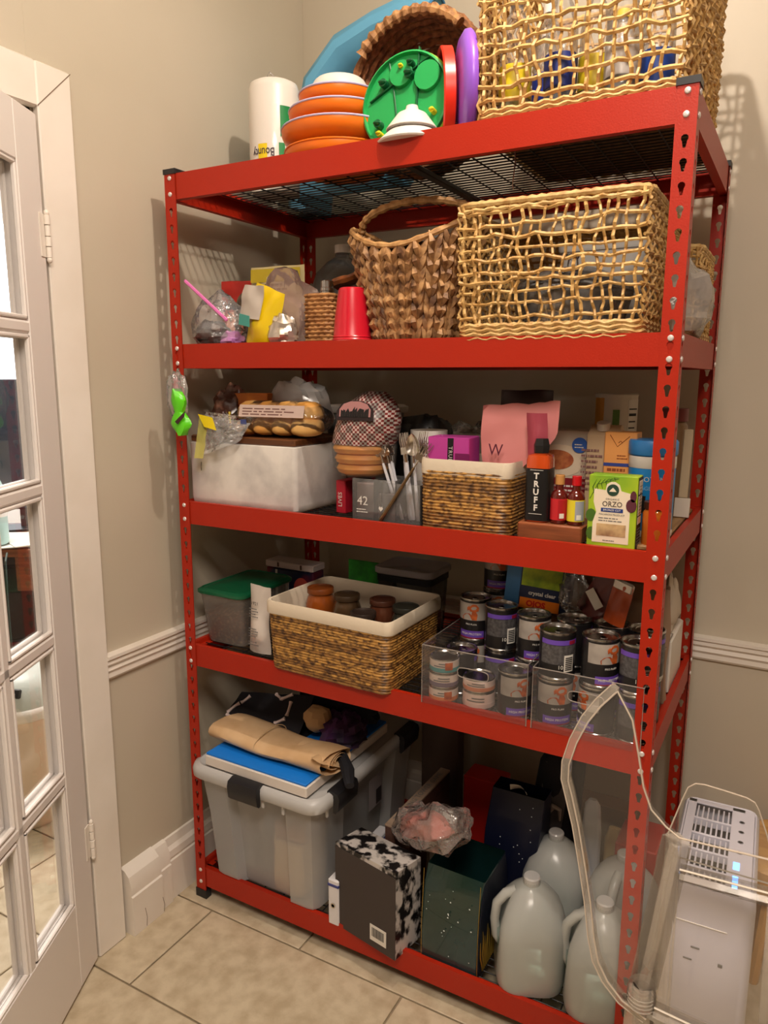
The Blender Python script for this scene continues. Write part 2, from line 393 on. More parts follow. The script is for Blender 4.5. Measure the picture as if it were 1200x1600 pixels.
for (px, py, r) in ((0, 0, 0), (W_, 0, PI/2), (W_, D_, PI), (0, D_, -PI/2)):
    o = bpy.data.objects.new('post', pme); COL.objects.link(o); o.parent = rack; o.location = (px, py, 0); o.rotation_euler = (0, 0, r)
    for nm, me in (('end_cap', capm), ('foot', footm)):
        c = bpy.data.objects.new(nm, me); COL.objects.link(c); c.parent = o
    for zt in ZT:
        for dz in (.0105, .0475):
            for loc, rot in (((PW*.5, 0, zt-dz), (0, 0, 0)), ((0, PW*.5, zt-dz), (0, 0, -PI/2))):
                c = bpy.data.objects.new('rivet', rivm); COL.objects.link(c); c.parent = o; c.location = loc; c.rotation_euler = rot
CP = [(0, 0), (0, -.060), (.018, -.060), (.018, -.058), (.002, -.058), (.002, -.002), (.014, -.002), (.014, -.012), (.030, -.012), (.030, -.014), (.012, -.014), (.012, 0)]
def beam(L): return M().loft([[(q, y_, z_) for y_, z_ in CP] for q in (0, L)]).mesh('beam', RED, 20)
bl, bs_ = beam(W_-.008), beam(D_-.008)
wires = M(); yy = .03
DE = .013
while yy < D_-.025: wires.box(W_-.05, .003, .003, (W_/2, yy, -DE), c=.0006); yy += .022
xx = .03
while xx < W_-.02: wires.box(.003, D_-.05, .003, (xx, D_/2, -DE-.003), c=.0006); xx += .0645
wm = wires.mesh('wire_deck', DARKWIRE)
sup = M().box(.022, D_-.012, .012, c=.002).mesh('deck_support', DARKWIRE)
for zt in ZT:
    for me, loc, rz in ((bl, (.004, .0024, zt), 0), (bl, (W_-.004, D_-.0024, zt), PI), (bs_, (W_-.0024, .004, zt), PI/2), (bs_, (.0024, D_-.004, zt), -PI/2)):
        o = bpy.data.objects.new('beam', me); COL.objects.link(o); o.parent = rack; o.location = loc; o.rotation_euler = (0, 0, rz)
    o = bpy.data.objects.new('wire_deck', wm); COL.objects.link(o); o.parent = rack; o.location = (0, 0, zt); o['kind'] = 'stuff'
    o = bpy.data.objects.new('deck_support', sup); COL.objects.link(o); o.parent = rack; o.location = (W_/2, D_/2, zt-.030)
Z1, Z2, Z3, Z4, Z5 = [z-.0095 for z in ZT]     # tops of the decks

# ================================================================ generic builders
def pouch(w, h, t, seed=0, crumple=.006, nu=14, nv=16, lean=0, bulge=.35, pinch=.0, topw=1.0, freq=14):
    """filled soft bag standing on z=0: front and back sheets meeting in side and top seams"""
    m_ = M()
    def sheet(sg):
        def f(u, v):
            x = (u-.5)*w*(1-(1-topw)*v)*(1-pinch*math.sin(PI*v)**2)
            prof = (1-abs(2*u-1)**2.2)*((1-v)**.55 if v > bulge else (min(1, .55+v/bulge*.45))*(1-bulge)**.55)
            th = sg*t/2*max(0, prof)
            n1 = nz(x, v*h, sg, freq, seed)*crumple; n2 = nz(x, v*h, 3, freq*2.3, seed+5)*crumple*.5
            edge = min(1, 6*min(u, 1-u, 1-v+.02))
            return (x+nz(0, v*h, 1, 9, seed)*crumple*.8, -th+(n1+n2)*edge+lean*v*h+nz(u, v, 0, 2, seed)*.01*v, max(0, v*h+n1*.5*v))
        return f
    m_.grid(sheet(1), nu, nv); m_.grid(sheet(-1), nu, nv)
    return m_
def crumple_bag(rx, ry, rz, seed=0, amp=.22, n=22, m=16, knot=0, freq=1.6, flatten=.55):
    """loose crinkled film bag: faceted closed skin, base on z=0"""
    m_ = M(); L = []
    for j in range(m+1):
        a = -PI/2+PI*min(max(j/m, .02), .98); row = []
        for i in range(n):
            b_ = 2*PI*i/n; x, y, z = math.cos(a)*math.cos(b_), math.cos(a)*math.sin(b_), math.sin(a)
            k = 1+amp*(abs(nz(x, y, z, freq, seed))*2-.35+.6*nz(x, y, z, freq*3, seed+3))
            if knot: k *= 1-.55*max(0, z)**2*knot
            zz = z if z > 0 else z*flatten
            row.append((rx*x*k, ry*y*k, rz*zz*k+rz*flatten))
        L.append(row)
    m_.loft([[(x, y, max(.0005, z)) for x, y, z in r] for r in L]); return m_
def strand_mat(name, c1, c2): return mat(name, c1, .55, col2=c2, scale=60, stretch=(1, 1, 1), bump=.3, bscale=300, detail=2)
STRAW = strand_mat('straw_strand', (214, 176, 112), (176, 132, 70))
STRAWD = strand_mat('seagrass_dark', (150, 108, 66), (96, 62, 34))
STRAWR = strand_mat('straw_rim', (218, 184, 122), (180, 138, 80))

def weave_basket(name, label, loc, w, d, h, rz=0, taper=.0, r=.0028, sv=.0165, sh=.021, group=None, braid=4, seed=3):
    t_ = thing(name, label, 'basket', loc, rz, group); rr = random.Random(seed)
    zb = braid*.0085
    sides = [((-w/2, -d/2), (w/2, -d/2)), ((w/2, -d/2), (w/2, d/2)), ((w/2, d/2), (-w/2, d/2)), ((-w/2, d/2), (-w/2, -d/2))]
    def P(a, b, s, z, off):
        k = 1-taper*(1-z/h); x = (a[0]+(b[0]-a[0])*s)*k; y = (a[1]+(b[1]-a[1])*s)*k
        nx, ny = (b[1]-a[1]), -(b[0]-a[0]); L_ = math.hypot(nx, ny)
        bul = .010*math.sin(PI*s)*math.sin(PI*z/h)
        return (x+nx/L_*(off+bul), y+ny/L_*(off+bul), z)
    for si, (a, b) in enumerate(sides):
        ln = math.hypot(b[0]-a[0], b[1]-a[1]); nv_ = int(ln/sv); nh = int((h-zb-.01)/sh)
        V_, H__ = M(), M(); dense = 1
        for i in range(nv_+1):
            s = (i+.5*rr.uniform(.5, 1.5))/(nv_+1); ph_ = i % 2; pts = []; nn = nh*2+1; jit = rr.uniform(-.3, .3)/nv_
            for k in range(nn+1):
                z = zb*.6+(h-zb*.6)*k/nn
                pts.append(P(a, b, min(.995, max(.005, s+jit*math.sin(k*.8+i)+.004*nz(i, k, 0, .7, seed))), z, r*.8*(1 if (k//1+ph_*1) % 2 else -1)))
            V_.tube(pts, r*rr.uniform(.8, 1.15), 5)
        for j in range(nh):
            z0 = zb+sh*(j+.7); pts = []; nn = nv_+1; rj = rr.uniform(-.25, .25)*sh
            for k in range(nn+1):
                s = k/nn
                pts.append(P(a, b, s, z0+rj+sh*.35*nz(s*6, j, si, 1.1, seed)+.002*math.sin(k*1.7+j), r*1.0*(1 if (k+j) % 2 else -1)))
            H__.tube(pts, r*rr.uniform(.85, 1.2), 5)
        V_.out('upright_strands', STRAW, t_, kind='stuff'); H__.out('cross_strands', STRAW, t_, kind='stuff')
    loop = rrect(w*(1-taper*.9), d*(1-taper*.9), .02, 4)
    def ring(z, rad, lump, seedk, grow=0, tw=0, m__=None, nsub=3):
        k = 1-taper*(1-z/h); base = rrect((w+grow)*k, (d+grow)*k, .03, 5); pts = []
        for q in range(len(base)):
            p0, p1 = base[q], base[(q+1) % len(base)]; L_ = math.hypot(p1[0]-p0[0], p1[1]-p0[1]); n_ = max(1, int(L_/.009))
            for e_ in range(n_): pts.append((p0[0]+(p1[0]-p0[0])*e_/n_, p0[1]+(p1[1]-p0[1])*e_/n_, z+lump*math.sin(len(pts)*1.6+seedk)))
        return pts
    B_ = M()
    for j in range(braid):
        for q in (0, 1):
            pts = ring(.005+j*.0085, .005, .0022*(1 if q else -1), j, grow=.006+.004*q); B_.tube(pts, .0042, 5, closed=True)
    B_.out('braided_base', STRAWR, t_)
    R_ = M(); pts = ring(h, .006, 0, 0); rad = [.0068+.0014*math.sin(i*PI*.9) for i in range(len(pts))]
    R_.tube(pts, rad, 8, closed=True); pts = ring(h-.011, .006, .001, 0, grow=.004); R_.tube(pts, [.0042+.0012*math.sin(i*2.2) for i in range(len(pts))], 6, closed=True)
    R_.out('wrapped_rim', STRAWR, t_)
    F_ = M(); F_.box(w*(1-taper)-.01, d*(1-taper)-.01, .004, (0, 0, .001)); F_.out('woven_floor', STRAWD, t_)
    return t_

CLEAR = film('clear_plastic', op=.14, edge=.35, rough=.1, bump=.25, bscale=40)
CLEARBAG = film('clear_bag_film', op=.20, edge=.6, rough=.12, bump=.6, bscale=55, body=(244, 240, 244))
MILKY = film('milky_plastic', op=.6, edge=.2, rough=.25, body=(238, 236, 232), bump=.05)
MILKBAG = film('milky_bag_film', op=.36, edge=.6, rough=.18, bump=.5, bscale=40, body=(236, 228, 222))
ORANGE = mat('orange_plastic', (240, 120, 24), .35)
LILAC = mat('lilac_rim', (196, 190, 224), .4)
WPL = mat('white_plastic', (226, 220, 212), .4)
GREENP = mat('green_plastic', (36, 160, 84), .35)
GREEND = mat('dark_green_plastic', (12, 88, 50), .35)
YEL = mat('yellow_print', (236, 208, 30), .45)
REDP = mat('red_plastic', (214, 44, 24), .3)
REDD = mat('dark_red_plastic', (150, 18, 30), .35)
PURP = mat('purple_plastic', (150, 92, 214), .3)
BLUEF = mat('blue_fabric', (96, 164, 200), .75, bump=.5, bscale=14)
DGREEN = mat('green_label', (14, 128, 62), .5)

# ================================================================ top shelf
z = Z1
t = thing('paper_towel_roll', 'wrapped paper towel roll standing left on the top shelf', 'paper towels', (.125, .285, z))
b = M(); n = 26; L = []
for k, (zz, r) in enumerate(((0, .05), (.004, .064), (.10, .067), (.26, .067), (.276, .062), (.282, .05), (.281, .022))):
    L.append([((r+.0012*nz(math.cos(i), math.sin(i), zz, 6))*math.cos(2*PI*i/n), (r+.0012*nz(math.cos(i), k, zz, 8))*math.sin(2*PI*i/n), zz) for i in range(n)])
b.loft(L); b.out('towel_roll', mat('towel_white', (232, 226, 218), .35, bump=.3, bscale=20, coat=.3), t, ang=60)
M().tube([(0, 0, .282), (-.01, -.02, .292), (.004, -.03, .300), (.014, -.02, .29), (.01, .01, .284)], .0016, 5).out('wrapper_twist', CLEARBAG, t)
text('Bounty', .029, mat('navy_ink', (52, 44, 60), .5), t, (.0675*math.sin(.0), -.0684, .052), (PI/2, PI, 0), wrap=.0675, name='lettering', sx=.78, ext=.0003).matrix_local = T((0, -.0685, .098), rx=PI/2) @ Matrix.Rotation(PI, 4, 'Z')
t.rotation_euler[2] = .16
arcband(.0674, .078, .118, -12, 10, YEL, t, 'sun_disc')
arcband(.0674, .135, .21, 40, 80, DGREEN, t, 'green_label')
arcband(.0674, .03, .12, 36, 50, DGREEN, t, 'green_label')

# stack of upturned orange bowls
grp = 'orange bowls stacked at the left of the top shelf'
bc = (.400, .175)
for k, (zb, R0, hh) in enumerate(((.0, .131, .046), (.047, .138, .046), (.092, .120, .042), (.132, .096, .040))):
    o = thing('bowl', ('bottom', 'second', 'third', 'topmost')[k]+' orange bowl with lilac rim in the tapering stack', 'bowl', (bc[0], bc[1], z+zb), .3*k, grp)
    M().lathe([(.001, 0), (R0*.72, 0), (R0*.80, .004), (R0*.95, hh*.42), (R0, hh*.72), (R0, hh-.002), (R0-.004, hh-.001), (R0-.006, hh*.7), (R0*.7, .006), (.001, .006)], 40).out('bowl_shell', ORANGE, o, ang=40)
    M().tube([(R0*math.cos(a_*PI/20), R0*math.sin(a_*PI/20), hh-.001) for a_ in range(40)], .0024, 6, closed=True).out('rim', LILAC if k else ORANGE, o)
o = thing('bowl', 'white upturned bowl capping the orange bowl stack', 'bowl', (bc[0], bc[1], z+.168), 0)
M().lathe([(.070, 0), (.071, .006), (.068, .020), (.060, .034), (.055, .038), (.001, .040)], 32).out('bowl_shell', WPL, o, ang=50)
M().lathe([(.072, -.006), (.074, -.002), (.072, .002), (.06, .002)], 32).out('amber_rim', YEL, o)

# blue folded fabric bag behind
t = thing('blue_fabric_bag', 'light blue foam fabric bag arched behind the bowls', 'bag', (.270, .53, z))
t.scale = (1.08, .9, 1.17)
b = M(); L = []
spine = [(-.19, .01), (-.17, .15), (-.13, .29), (-.05, .355), (.05, .385), (.15, .41), (.185, .39)]
for k, (x, zz) in enumerate(spine):
    wd = (.10, .11, .11, .10, .09, .07, .055)[k]; row = []
    dx, dz = (spine[min(k+1, 6)][0]-spine[max(k-1, 0)][0]), (spine[min(k+1, 6)][1]-spine[max(k-1, 0)][1]); l_ = math.hypot(dx, dz); nx, nz_ = -dz/l_, dx/l_
    for i in range(14):
        a_ = 2*PI*i/14; q = math.cos(a_)*.045; y = math.sin(a_)*wd
        row.append((x+nx*q+.008*nz(x, y, zz, 20, 2), y, zz+nz_*q+.008*nz(x, y, zz, 20, 4)))
    L.append(row)
b.loft(L); b.out('fabric_body', BLUEF, t, ang=28)
b = M(); L = []
for k in range(9):
    u = k/8; row = []
    for i in range(16):
        a_ = 2*PI*i/16; row.append((-.165+.33*u, .0+.03*math.cos(a_)-.09, .02+(.11+.12*math.sin(PI*u))*(.5+.5*math.sin(a_))+.01*nz(u, i, 0, 2, 5)))
    L.append(row)
b.loft(L).out('folded_flap', BLUEF, t, ang=28)
M().tube([(.185+.048*math.cos(q*PI/10)*.45, .06*math.sin(q*PI/10), .385+.044*math.cos(q*PI/10)) for q in range(20)], .0035, 6, closed=True).out('hoop', mat('blue_piping', (60, 130, 180), .5), t)

# round rope basket lying on its side behind the lids
t = thing('rope_basket', 'round brown rope basket tipped on its side behind green lid', 'basket', (.56, .345, z+.178), 0, rx=0)
ROPE = mat('brown_rope', (150, 98, 58), .7, col2=(92, 54, 28), scale=70, bump=.4, bscale=200)
b = M()
for k in range(9):
    R_ = .175-.002*k*k*.5; pts = []; rad = []
    for i in range(72):
        a_ = 2*PI*i/72; pts.append((R_*math.cos(a_), -.09+k*.021, R_*math.sin(a_))); rad.append(.0105+.0022*math.sin(i*2.1+k))
    b.tube(pts, rad, 7, closed=True)
b.out('rope_coils', ROPE, t)
b = M(); pts = []
for i in range(49):
    a_ = PI*.25+PI*.55*i/48; pts.append((.168*math.cos(a_), -.11, .168*math.sin(a_)))
b.tube(pts, [.0125+.003*math.sin(i*1.6) for i in range(49)], 8); b.out('plaited_handle', mat('tan_rope', (186, 138, 88), .7, col2=(120, 78, 42), scale=60, bump=.4, bscale=160), t)

# green round game lid leaning
t = thing('round_lid', 'round green plastic lid with raised pads leaning upright', 'lid', (.612, .098, z), 0, 'round plastic lids leaning on the top shelf', rx=-.10)
R_ = .104
b = M(); b.lathe([(R_, -.006), (R_, .010), (R_-.004, .012), (R_-.006, .002), (.001, .002)], 48, t=T((0, 0, R_+.002), rx=PI/2)); b.out('disc', GREENP, t)
M().tube([(R_*math.cos(q*PI/24), .004, R_+.002+R_*math.sin(q*PI/24)) for q in range(48)], .0036, 6, closed=True).out('rim', mat('lime_rim', (150, 190, 40), .4), t)
for (x, zz, r) in ((-.012, .165, .027), (.052, .150, .030)):
    M().cyl(r, .012, t=T((x, -.001, zz), rx=PI/2), n=26).out('round_pad', GREENP, t)
for (x, zz, r) in ((-.052, .150, .009), (.010, .160, .010), (.012, .182, .007), (-.060, .066, .009), (-.056, .045, .006), (.070, .075, .006), (-.01, .178, .005)):
    b = M(); b.cyl(r, .018, t=T((x, -.001, zz), rx=PI/2), n=12); b.ball(r, r, r*.5, t=T((x, -.019, zz))); b.out('peg', GREEND if r > .006 else YEL, t)
b = M(); b.box(.003, .010, .21, t=T((.028, -.004, .004+.0), ry=0)); b.box(.003, .010, .16, t=T((-.088, -.004, .118), ry=1.1))
b.tube([(-.045+.03*math.sin(q/8*PI*.5), -.006, .20-.19*q/8) for q in range(9)], .0018, 4); b.out('raised_rib', GREEND, t)

# white funnel-like lids in front
t = thing('funnel', 'stack of white conical lids in front of the green lid', 'funnel', (.655, .052, z+.0))
M().lathe([(.072, .0), (.074, .003), (.066, .010), (.048, .026), (.046, .030), (.001, .03)], 32).out('lower_cone', WPL, t)
M().lathe([(.050, 0), (.054, .004), (.030, .034), (.014, .042), (.012, .050), (.001, .051)], 32, loc=(0, 0, .026)).out('upper_cone', WPL, t)
M().lathe([(.051, 0), (.053, .002), (.051, .004)], 32, loc=(0, 0, .026)).out('grey_seam', mat('grey_plastic', (140, 136, 130), .5), t)

# red ring-edged tray and purple disc on their edges
def disc_on_edge(name, label, loc, R_, th, m1, m2, rz, ry, grp_):
    t_ = thing(name, label, 'lid', loc, rz, grp_, ry=ry)
    M().lathe([(R_-.012, 0), (R_, .004), (R_, th-.003), (R_-.003, th), (R_-.008, th-.004), (R_-.010, .006), (.001, .006)], 48, t=T((0, 0, R_+.001), ry=-PI/2)).out('tray', m1, t_)
    M().lathe([(R_-.014, 0), (R_-.014, .003), (.001, .003)], 40, t=T((-.0062, 0, R_+.001), ry=-PI/2)).out('inner_face', m2, t_)
    return t_
t = disc_on_edge('round_lid', 'round red deep-rimmed lid standing on edge', (.703, .150, z), .104, .028, REDP, REDD, .55, -.03, 'round plastic lids leaning on the top shelf')
for (y, zz, r, mm) in ((-.03, .15, .022, REDP), (.02, .17, .013, ORANGE), (-.045, .08, .012, GREENP), (-.02, .04, .010, WPL), (-.05, .12, .010, WPL)):
    M().cyl(r, .010, t=T((-.009, y, zz), ry=-PI/2), n=18).out('round_pad', mm, t)
t = thing('round_lid', 'purple domed round lid standing beside the woven basket', 'lid', (.757, .112, z), .55, 'round plastic lids leaning on the top shelf', ry=-.03)
M().lathe([(.001, .024), (.06, .023), (.092, .019), (.106, .010), (.108, 0), (.103, -.006), (.096, 0), (.09, .01), (.001, .02)], 48, t=T((0, 0, .109), ry=-PI/2)).out('dome', PURP, t, ang=60)

# big open weave basket with bottles
t = weave_basket('woven_basket', 'large open-weave straw basket on the top shelf', (1.0, .26, z), .385, .46, .36, 0, 0.02, r=.0038, sv=.024, sh=.025, group=None, braid=4, seed=11)
BOT = []
for (x, y, c, nm) in ((.86, .10, (240, 215, 40), 'yellow'), (.905, .17, (40, 70, 190), 'blue'), (.955, .09, (30, 46, 120), 'navy'), (1.01, .13, (228, 200, 40), 'mustard'), (1.07, .09, (215, 210, 205), 'white'), (1.12, .16, (36, 76, 170), 'royal blue'), (.87, .27, (225, 220, 214), 'cream'), (1.03, .26, (200, 110, 50), 'orange')):
    q = thing('bottle', 'clear bottle with %s label inside the large straw basket' % nm, 'bottle', (x, y, z+.006), x*7, 'clear bottles inside the large straw basket')
    M().lathe([(.026, 0), (.030, .004), (.031, .05), (.029, .09), (.031, .13), (.030, .17), (.022, .205), (.012, .225), (.012, .235)], 18).out('bottle_body', CLEAR, q)
    M().lathe([(.0315, .060), (.032, .062), (.032, .118), (.0315, .12)], 18, cap0=False, cap1=False).out('label', mat(nm+'_label', c, .45), q)
    M().cyl(.014, .016, (0, 0, .234), 14).out('cap', WPL if x < 1 else YEL, q)

# ================================================================ second shelf
z = Z2
t = weave_basket('woven_basket', 'straw open-weave basket of glass dishes on second shelf', (.968, .19, z), .365, .37, .262, 0.0, .03, r=.0034, sv=.0205, sh=.0215, braid=4, seed=5)
# clear cake dome inside
q = thing('cake_dome', 'clear glass domed dish inside the second-shelf straw basket', 'dish', (.985, .13, z+.01))
GLS = film('clear_glass', op=.16, edge=.5, rough=.03, body=(240, 238, 236))
b = M(); b.lathe([(.085, 0), (.10, .01), (.118, .075), (.121, .08), (.121, .088)], 40); b.out('dish', GLS, q)
b = M(); [b.tube([(.093*math.cos(a_*PI/20), .093*math.sin(a_*PI/20), .012), (.117*math.cos(a_*PI/20), .117*math.sin(a_*PI/20), .075)], .0012, 4) for a_ in range(40)]; b.out('pressed_flute', GLS, q)
M().lathe([(.124, .088), (.124, .094), (.10, .115), (.05, .135), (.012, .14), (.010, .155), (.016, .165), (.001, .17)], 40).out('domed_lid', GLS, q)
q = thing('plastic_tub', 'milky plastic tub behind the glass dish in basket', 'container', (1.02, .29, z+.006))
b = M(); b.loft([[(x, y, zz) for x, y in rrect(w_, d_, .02)] for w_, d_, zz in ((.17, .10, 0), (.19, .12, .20))]); b.out('tub', MILKY, q)
b = M(); b.loft([[(x, y, zz) for x, y in rrect(w_, d_, .022)] for w_, d_, zz in ((.196, .126, .19), (.20, .13, .195), (.20, .13, .205), (.19, .12, .208))]); b.out('lid', MILKY, q)
t = tag(crumple_bag(.07, .08, .11, 4, .16).out('plastic_bag', MILKBAG, None, (1.165, .26, z), ang=25), 'milky plastic bag behind the right front post', 'plastic bag')
t = weave_basket('woven_basket', 'narrow straw basket tucked behind right front post', (1.165, .43, z), .075, .24, .20, 0, .02, r=.0028, sv=.018, sh=.018, seed=9, braid=3)

# twisted seagrass tote basket with arched handles
t = thing('seagrass_basket', 'brown plaited seagrass tote basket with arched handles', 'basket', (.628, .135, z))
def tote(a_, zz):
    k = zz/.22; rx = .092+.052*k; ry = .088+.030*k; return (rx*math.cos(a_)*(1+.06*math.cos(2*a_)*0), ry*math.sin(a_))
top = lambda a_: .198+.060*(abs(math.cos(a_)))**2
b = M(); b2 = M(); nc = 28; rr = random.Random(2)
for i in range(nc):
    a0 = 2*PI*i/nc; zt_ = top(a0); nr = int(zt_/.024)
    for j in range(nr):
        for sg in (-1, 1):
            zc = .012+j*(zt_-.012)/nr; a1 = a0+sg*.105; a2 = a0+sg*.012
            p = tote(a1, zc+.030); q_ = tote(a2, zc-.012)
            e = .0025*rr.uniform(.4, 1.3); r_ = Vector((math.cos(a0), math.sin(a0), 0))*e*2
            mid = ((p[0]+q_[0])/2+r_[0]*1.5, (p[1]+q_[1])/2+r_[1]*1.5, zc+.010)
            (b if rr.random() > .3 else b2).tube([(q_[0], q_[1], max(.003, zc-.010)), (mid[0], mid[1], mid[2]), (p[0], p[1], zc+.032)], [.0055, .0108*rr.uniform(.85, 1.15), .003], 5, flat=.8)
b.out('plaits', mat('seagrass', (200, 154, 102), .6, col2=(112, 74, 42), scale=45, bump=.3, bscale=200), t, ang=50, kind='stuff'); b2.out('dark_plaits', mat('seagrass_deep_brown', (164, 120, 76), .6, col2=(84, 52, 30), scale=45), t, ang=50, kind='stuff')  # dark plaits: a browner tone picked at random
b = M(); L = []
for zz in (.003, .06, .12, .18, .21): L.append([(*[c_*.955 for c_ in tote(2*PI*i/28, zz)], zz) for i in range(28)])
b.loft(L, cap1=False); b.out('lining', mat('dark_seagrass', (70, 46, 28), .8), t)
ROPT = mat('seagrass_rope', (206, 160, 104), .6, col2=(156, 110, 62), scale=60, bump=.3)
pts = []; rad = []
for i in range(45):
    a_ = PI*(1-i/44); pts.append((.150*math.cos(a_), .012-.03*math.sin(a_), .262+.050*math.sin(a_))); rad.append(.0085+.0018*math.sin(i*1.9))
M().tube(pts, rad, 8).out('twisted_handle', ROPT, t)
pts = [(*[c_*1.02 for c_ in tote(2*PI*i/70, top(2*PI*i/70))], top(2*PI*i/70)+.006) for i in range(70)]
M().tube(pts, [.0065+.0014*math.sin(i*1.9) for i in range(70)], 7, closed=True).out('plaited_rim', ROPT, t)
q = thing('clear_tray', 'clear plastic tray tucked inside the seagrass tote', 'container', (.66, .12, z+.145), .2, ry=-.5)
b = M(); b.loft([[(x, y, zz) for x, y in rrect(w_, d_, .01)] for w_, d_, zz in ((.13, .09, 0), (.15, .11, .045), (.156, .116, .047))], cap1=False); b.out('tray_body', CLEAR, q)
b = M(); b.loft([[(x, y, zz) for x, y in rrect(w_, d_, .01)] for w_, d_, zz in ((.158, .118, .05), (.15, .11, .066))]); b.out('tray_lid', CLEAR, q)

# red cups stacked upside down
CUPR = mat('cup_red', (200, 22, 44), .28, coat=.3)
for k in range(3):
    o = thing('party_cup', ('outermost', 'middle', 'innermost')[k]+' red party cup in the upside-down stack', 'cup', (.508, .052, z+.004+k*.006), 0, 'red party cups stacked upside down')
    M().lathe([(.046-.001*k, 0), (.0475-.001*k, .002), (.046-.001*k, .004), (.0445-.001*k, .008), (.040-.001*k, .06), (.032-.001*k, .116-.004*k), (.030-.001*k, .118-.004*k), (.001, .118-.004*k)], 30, cap0=False).out('cup', CUPR, o)
    if k == 0: M().lathe([(.0455, -.002), (.048, 0), (.048, .004), (.0455, .006)], 30, cap0=False, cap1=False).out('white_lip', WPL, o)

# small wicker canister with chrome pump bottle
t = thing('wicker_canister', 'small square wicker canister left of the red cups', 'basket', (.385, .125, z), .05)
b = M()
for j in range(13):
    L_ = rrect(.074+.001*(j % 2), .07, .016, 3); pts = []
    for k in range(len(L_)):
        p0, p1 = L_[k], L_[(k+1) % len(L_)]; n_ = max(1, int(math.hypot(p1[0]-p0[0], p1[1]-p0[1])/.008))
        for e in range(n_):
            u = e/n_; s_ = 1+.045*(1 if (len(pts)+j) % 2 else -1); pts.append(((p0[0]+(p1[0]-p0[0])*u)*s_, (p0[1]+(p1[1]-p0[1])*u)*s_, .006+j*.0095))
    b.tube(pts, .0052, 5, closed=True)
b.out('wicker_rows', mat('wicker', (190, 138, 84), .6, col2=(140, 92, 50), scale=60, bump=.3), t)
M().box(.06, .056, .118, c=.01).out('inner_box', mat('dark_seagrass', (70, 46, 28)), t)
q = thing('flask', 'chrome-topped flask standing in the small wicker canister', 'bottle', (.392, .125, z+.119))
M().lathe([(.016, 0), (.016, .012), (.0175, .013), (.0175, .02), (.0155, .022), (.0155, .036), (.013, .038), (.001, .038)], 22).out('chrome_cap', TIN, q)
q = thing('leather_gloves', 'crumpled brown leather piece lying behind the canister', 'leather', (.43, .19, z+.128))
b = M(); L = []
for k in range(12):
    u = k/11; L.append([(-.05+.13*u, .03*math.cos(2*PI*i/10)+.01*nz(u*4, i, 1), .028+.030*u+(.014+.006*nz(u*5, i, 0, 1, 3))*math.sin(2*PI*i/10)) for i in range(10)])
b.loft(L); b.out('folded_leather', mat('tan_leather', (150, 84, 40), .35, col2=(60, 30, 18), scale=25), q)
M().tube([(-.055, 0, .03), (-.062, .01, .034), (-.058, .02, .04)], .005, 6).out('buckle', PLBLK, q)
q['label'] = 'crumpled brown leather strap lying behind the wicker canister'; q.name = 'leather_strap'
# clear jug behind
t = thing('glass_jug', 'large clear jug with white cap behind the canister', 'jug', (.25, .42, z))
M().lathe([(.085, 0), (.09, .01), (.09, .17), (.075, .215), (.045, .245), (.02, .26), (.018, .275)], 30).out('jug_body', film('smoky_glass', tint=(215, 217, 220), op=.20, edge=.3, body=(150, 150, 152)), t)
M().cyl(.022, .022, (0, 0, .270)).out('cap', WPL, t)

# plastic food bags on the left
t = thing('zip_bag', 'clear zip bag with pink seal at left end of second shelf', 'plastic bag', (.095, .075, z), .15)
crumple_bag(.078, .055, .085, 8, .2, freq=1.3).out('film', CLEARBAG, t, ang=22)
M().box(.15, .006, .008, t=T((-.005, -.055, .112), ry=.72, rz=.1), c=.002).out('pink_zip', mat('pink_seal', (226, 120, 190), .35), t)
crumple_bag(.045, .034, .040, 2, .3).out('snack_packet', mat('grey_green_packet', (70, 86, 84), .3, col2=(30, 40, 44), scale=30), t, (-.015, -.004, .004), ang=30)
crumple_bag(.030, .028, .026, 5, .3).out('pink_packet', mat('pink_foil', (206, 160, 200), .35, col2=(150, 90, 160), scale=30), t, (.050, -.02, .002), ang=30)
M().box(.030, .022, .020, t=T((.012, -.035, .04), rz=.3, ry=.2), c=.004).out('foil_sachet', TIN, t)
t = thing('food_pouch', 'red snack pouch standing behind the clear zip bag', 'pouch', (.03, .25, z), .2)
pouch(.13, .19, .05, 3, .004).out('pouch_body', mat('red_pouch', (178, 40, 32), .35, bump=.2), t)
M().prism([(.034*math.cos(a_*PI/10), .034*math.sin(a_*PI/10)) for a_ in range(20)], -.001, 0).out('round_print', mat('dark_print', (44, 34, 32), .5, col2=(130, 110, 84), scale=60), t, (.028, -.028, .125))
M().prism(rrect(.05, .05, .015), -.001, 0).out('peach_print', mat('peach_print', (220, 140, 96), .5), t, (-.012, -.03, .08))
t = thing('food_pouch', 'tall pale yellow pouch with yellow top band', 'pouch', (.175, .215, z), .1)
pouch(.165, .215, .05, 6, .005).out('pouch_body', mat('pale_pouch', (228, 214, 160), .35, bump=.2), t)
patch(.150, .034, mat('gold_band', (214, 190, 50), .4), t, (0, -.010, .192), 'top_band', rot=(-.05, 0, 0)); lines(t, .10, 2, .012, (0, -.016, .165), mat('olive_ink', (120, 100, 40), .6))
t = thing('food_pouch', 'bright yellow and grey open pouch lying in front', 'pouch', (.235, .060, z), -.2, ry=.32)
pouch(.115, .145, .055, 9, .007, topw=.95).out('pouch_body', mat('yellow_pouch', (238, 206, 22), .3, bump=.2), t, (0, 0, 0))
pouch(.075, .08, .01, 2, .002).out('grey_print', mat('grey_print', (190, 180, 170), .4), t, (-.028, -.026, .062), (-.15, -.2, 0))
M().prism([(-.02, 0), (.02, .005), (.012, .03), (-.024, .026)], -.002, 0).out('teal_print', mat('teal_print', (70, 160, 150), .45), t, (-.036, -.030, .040))
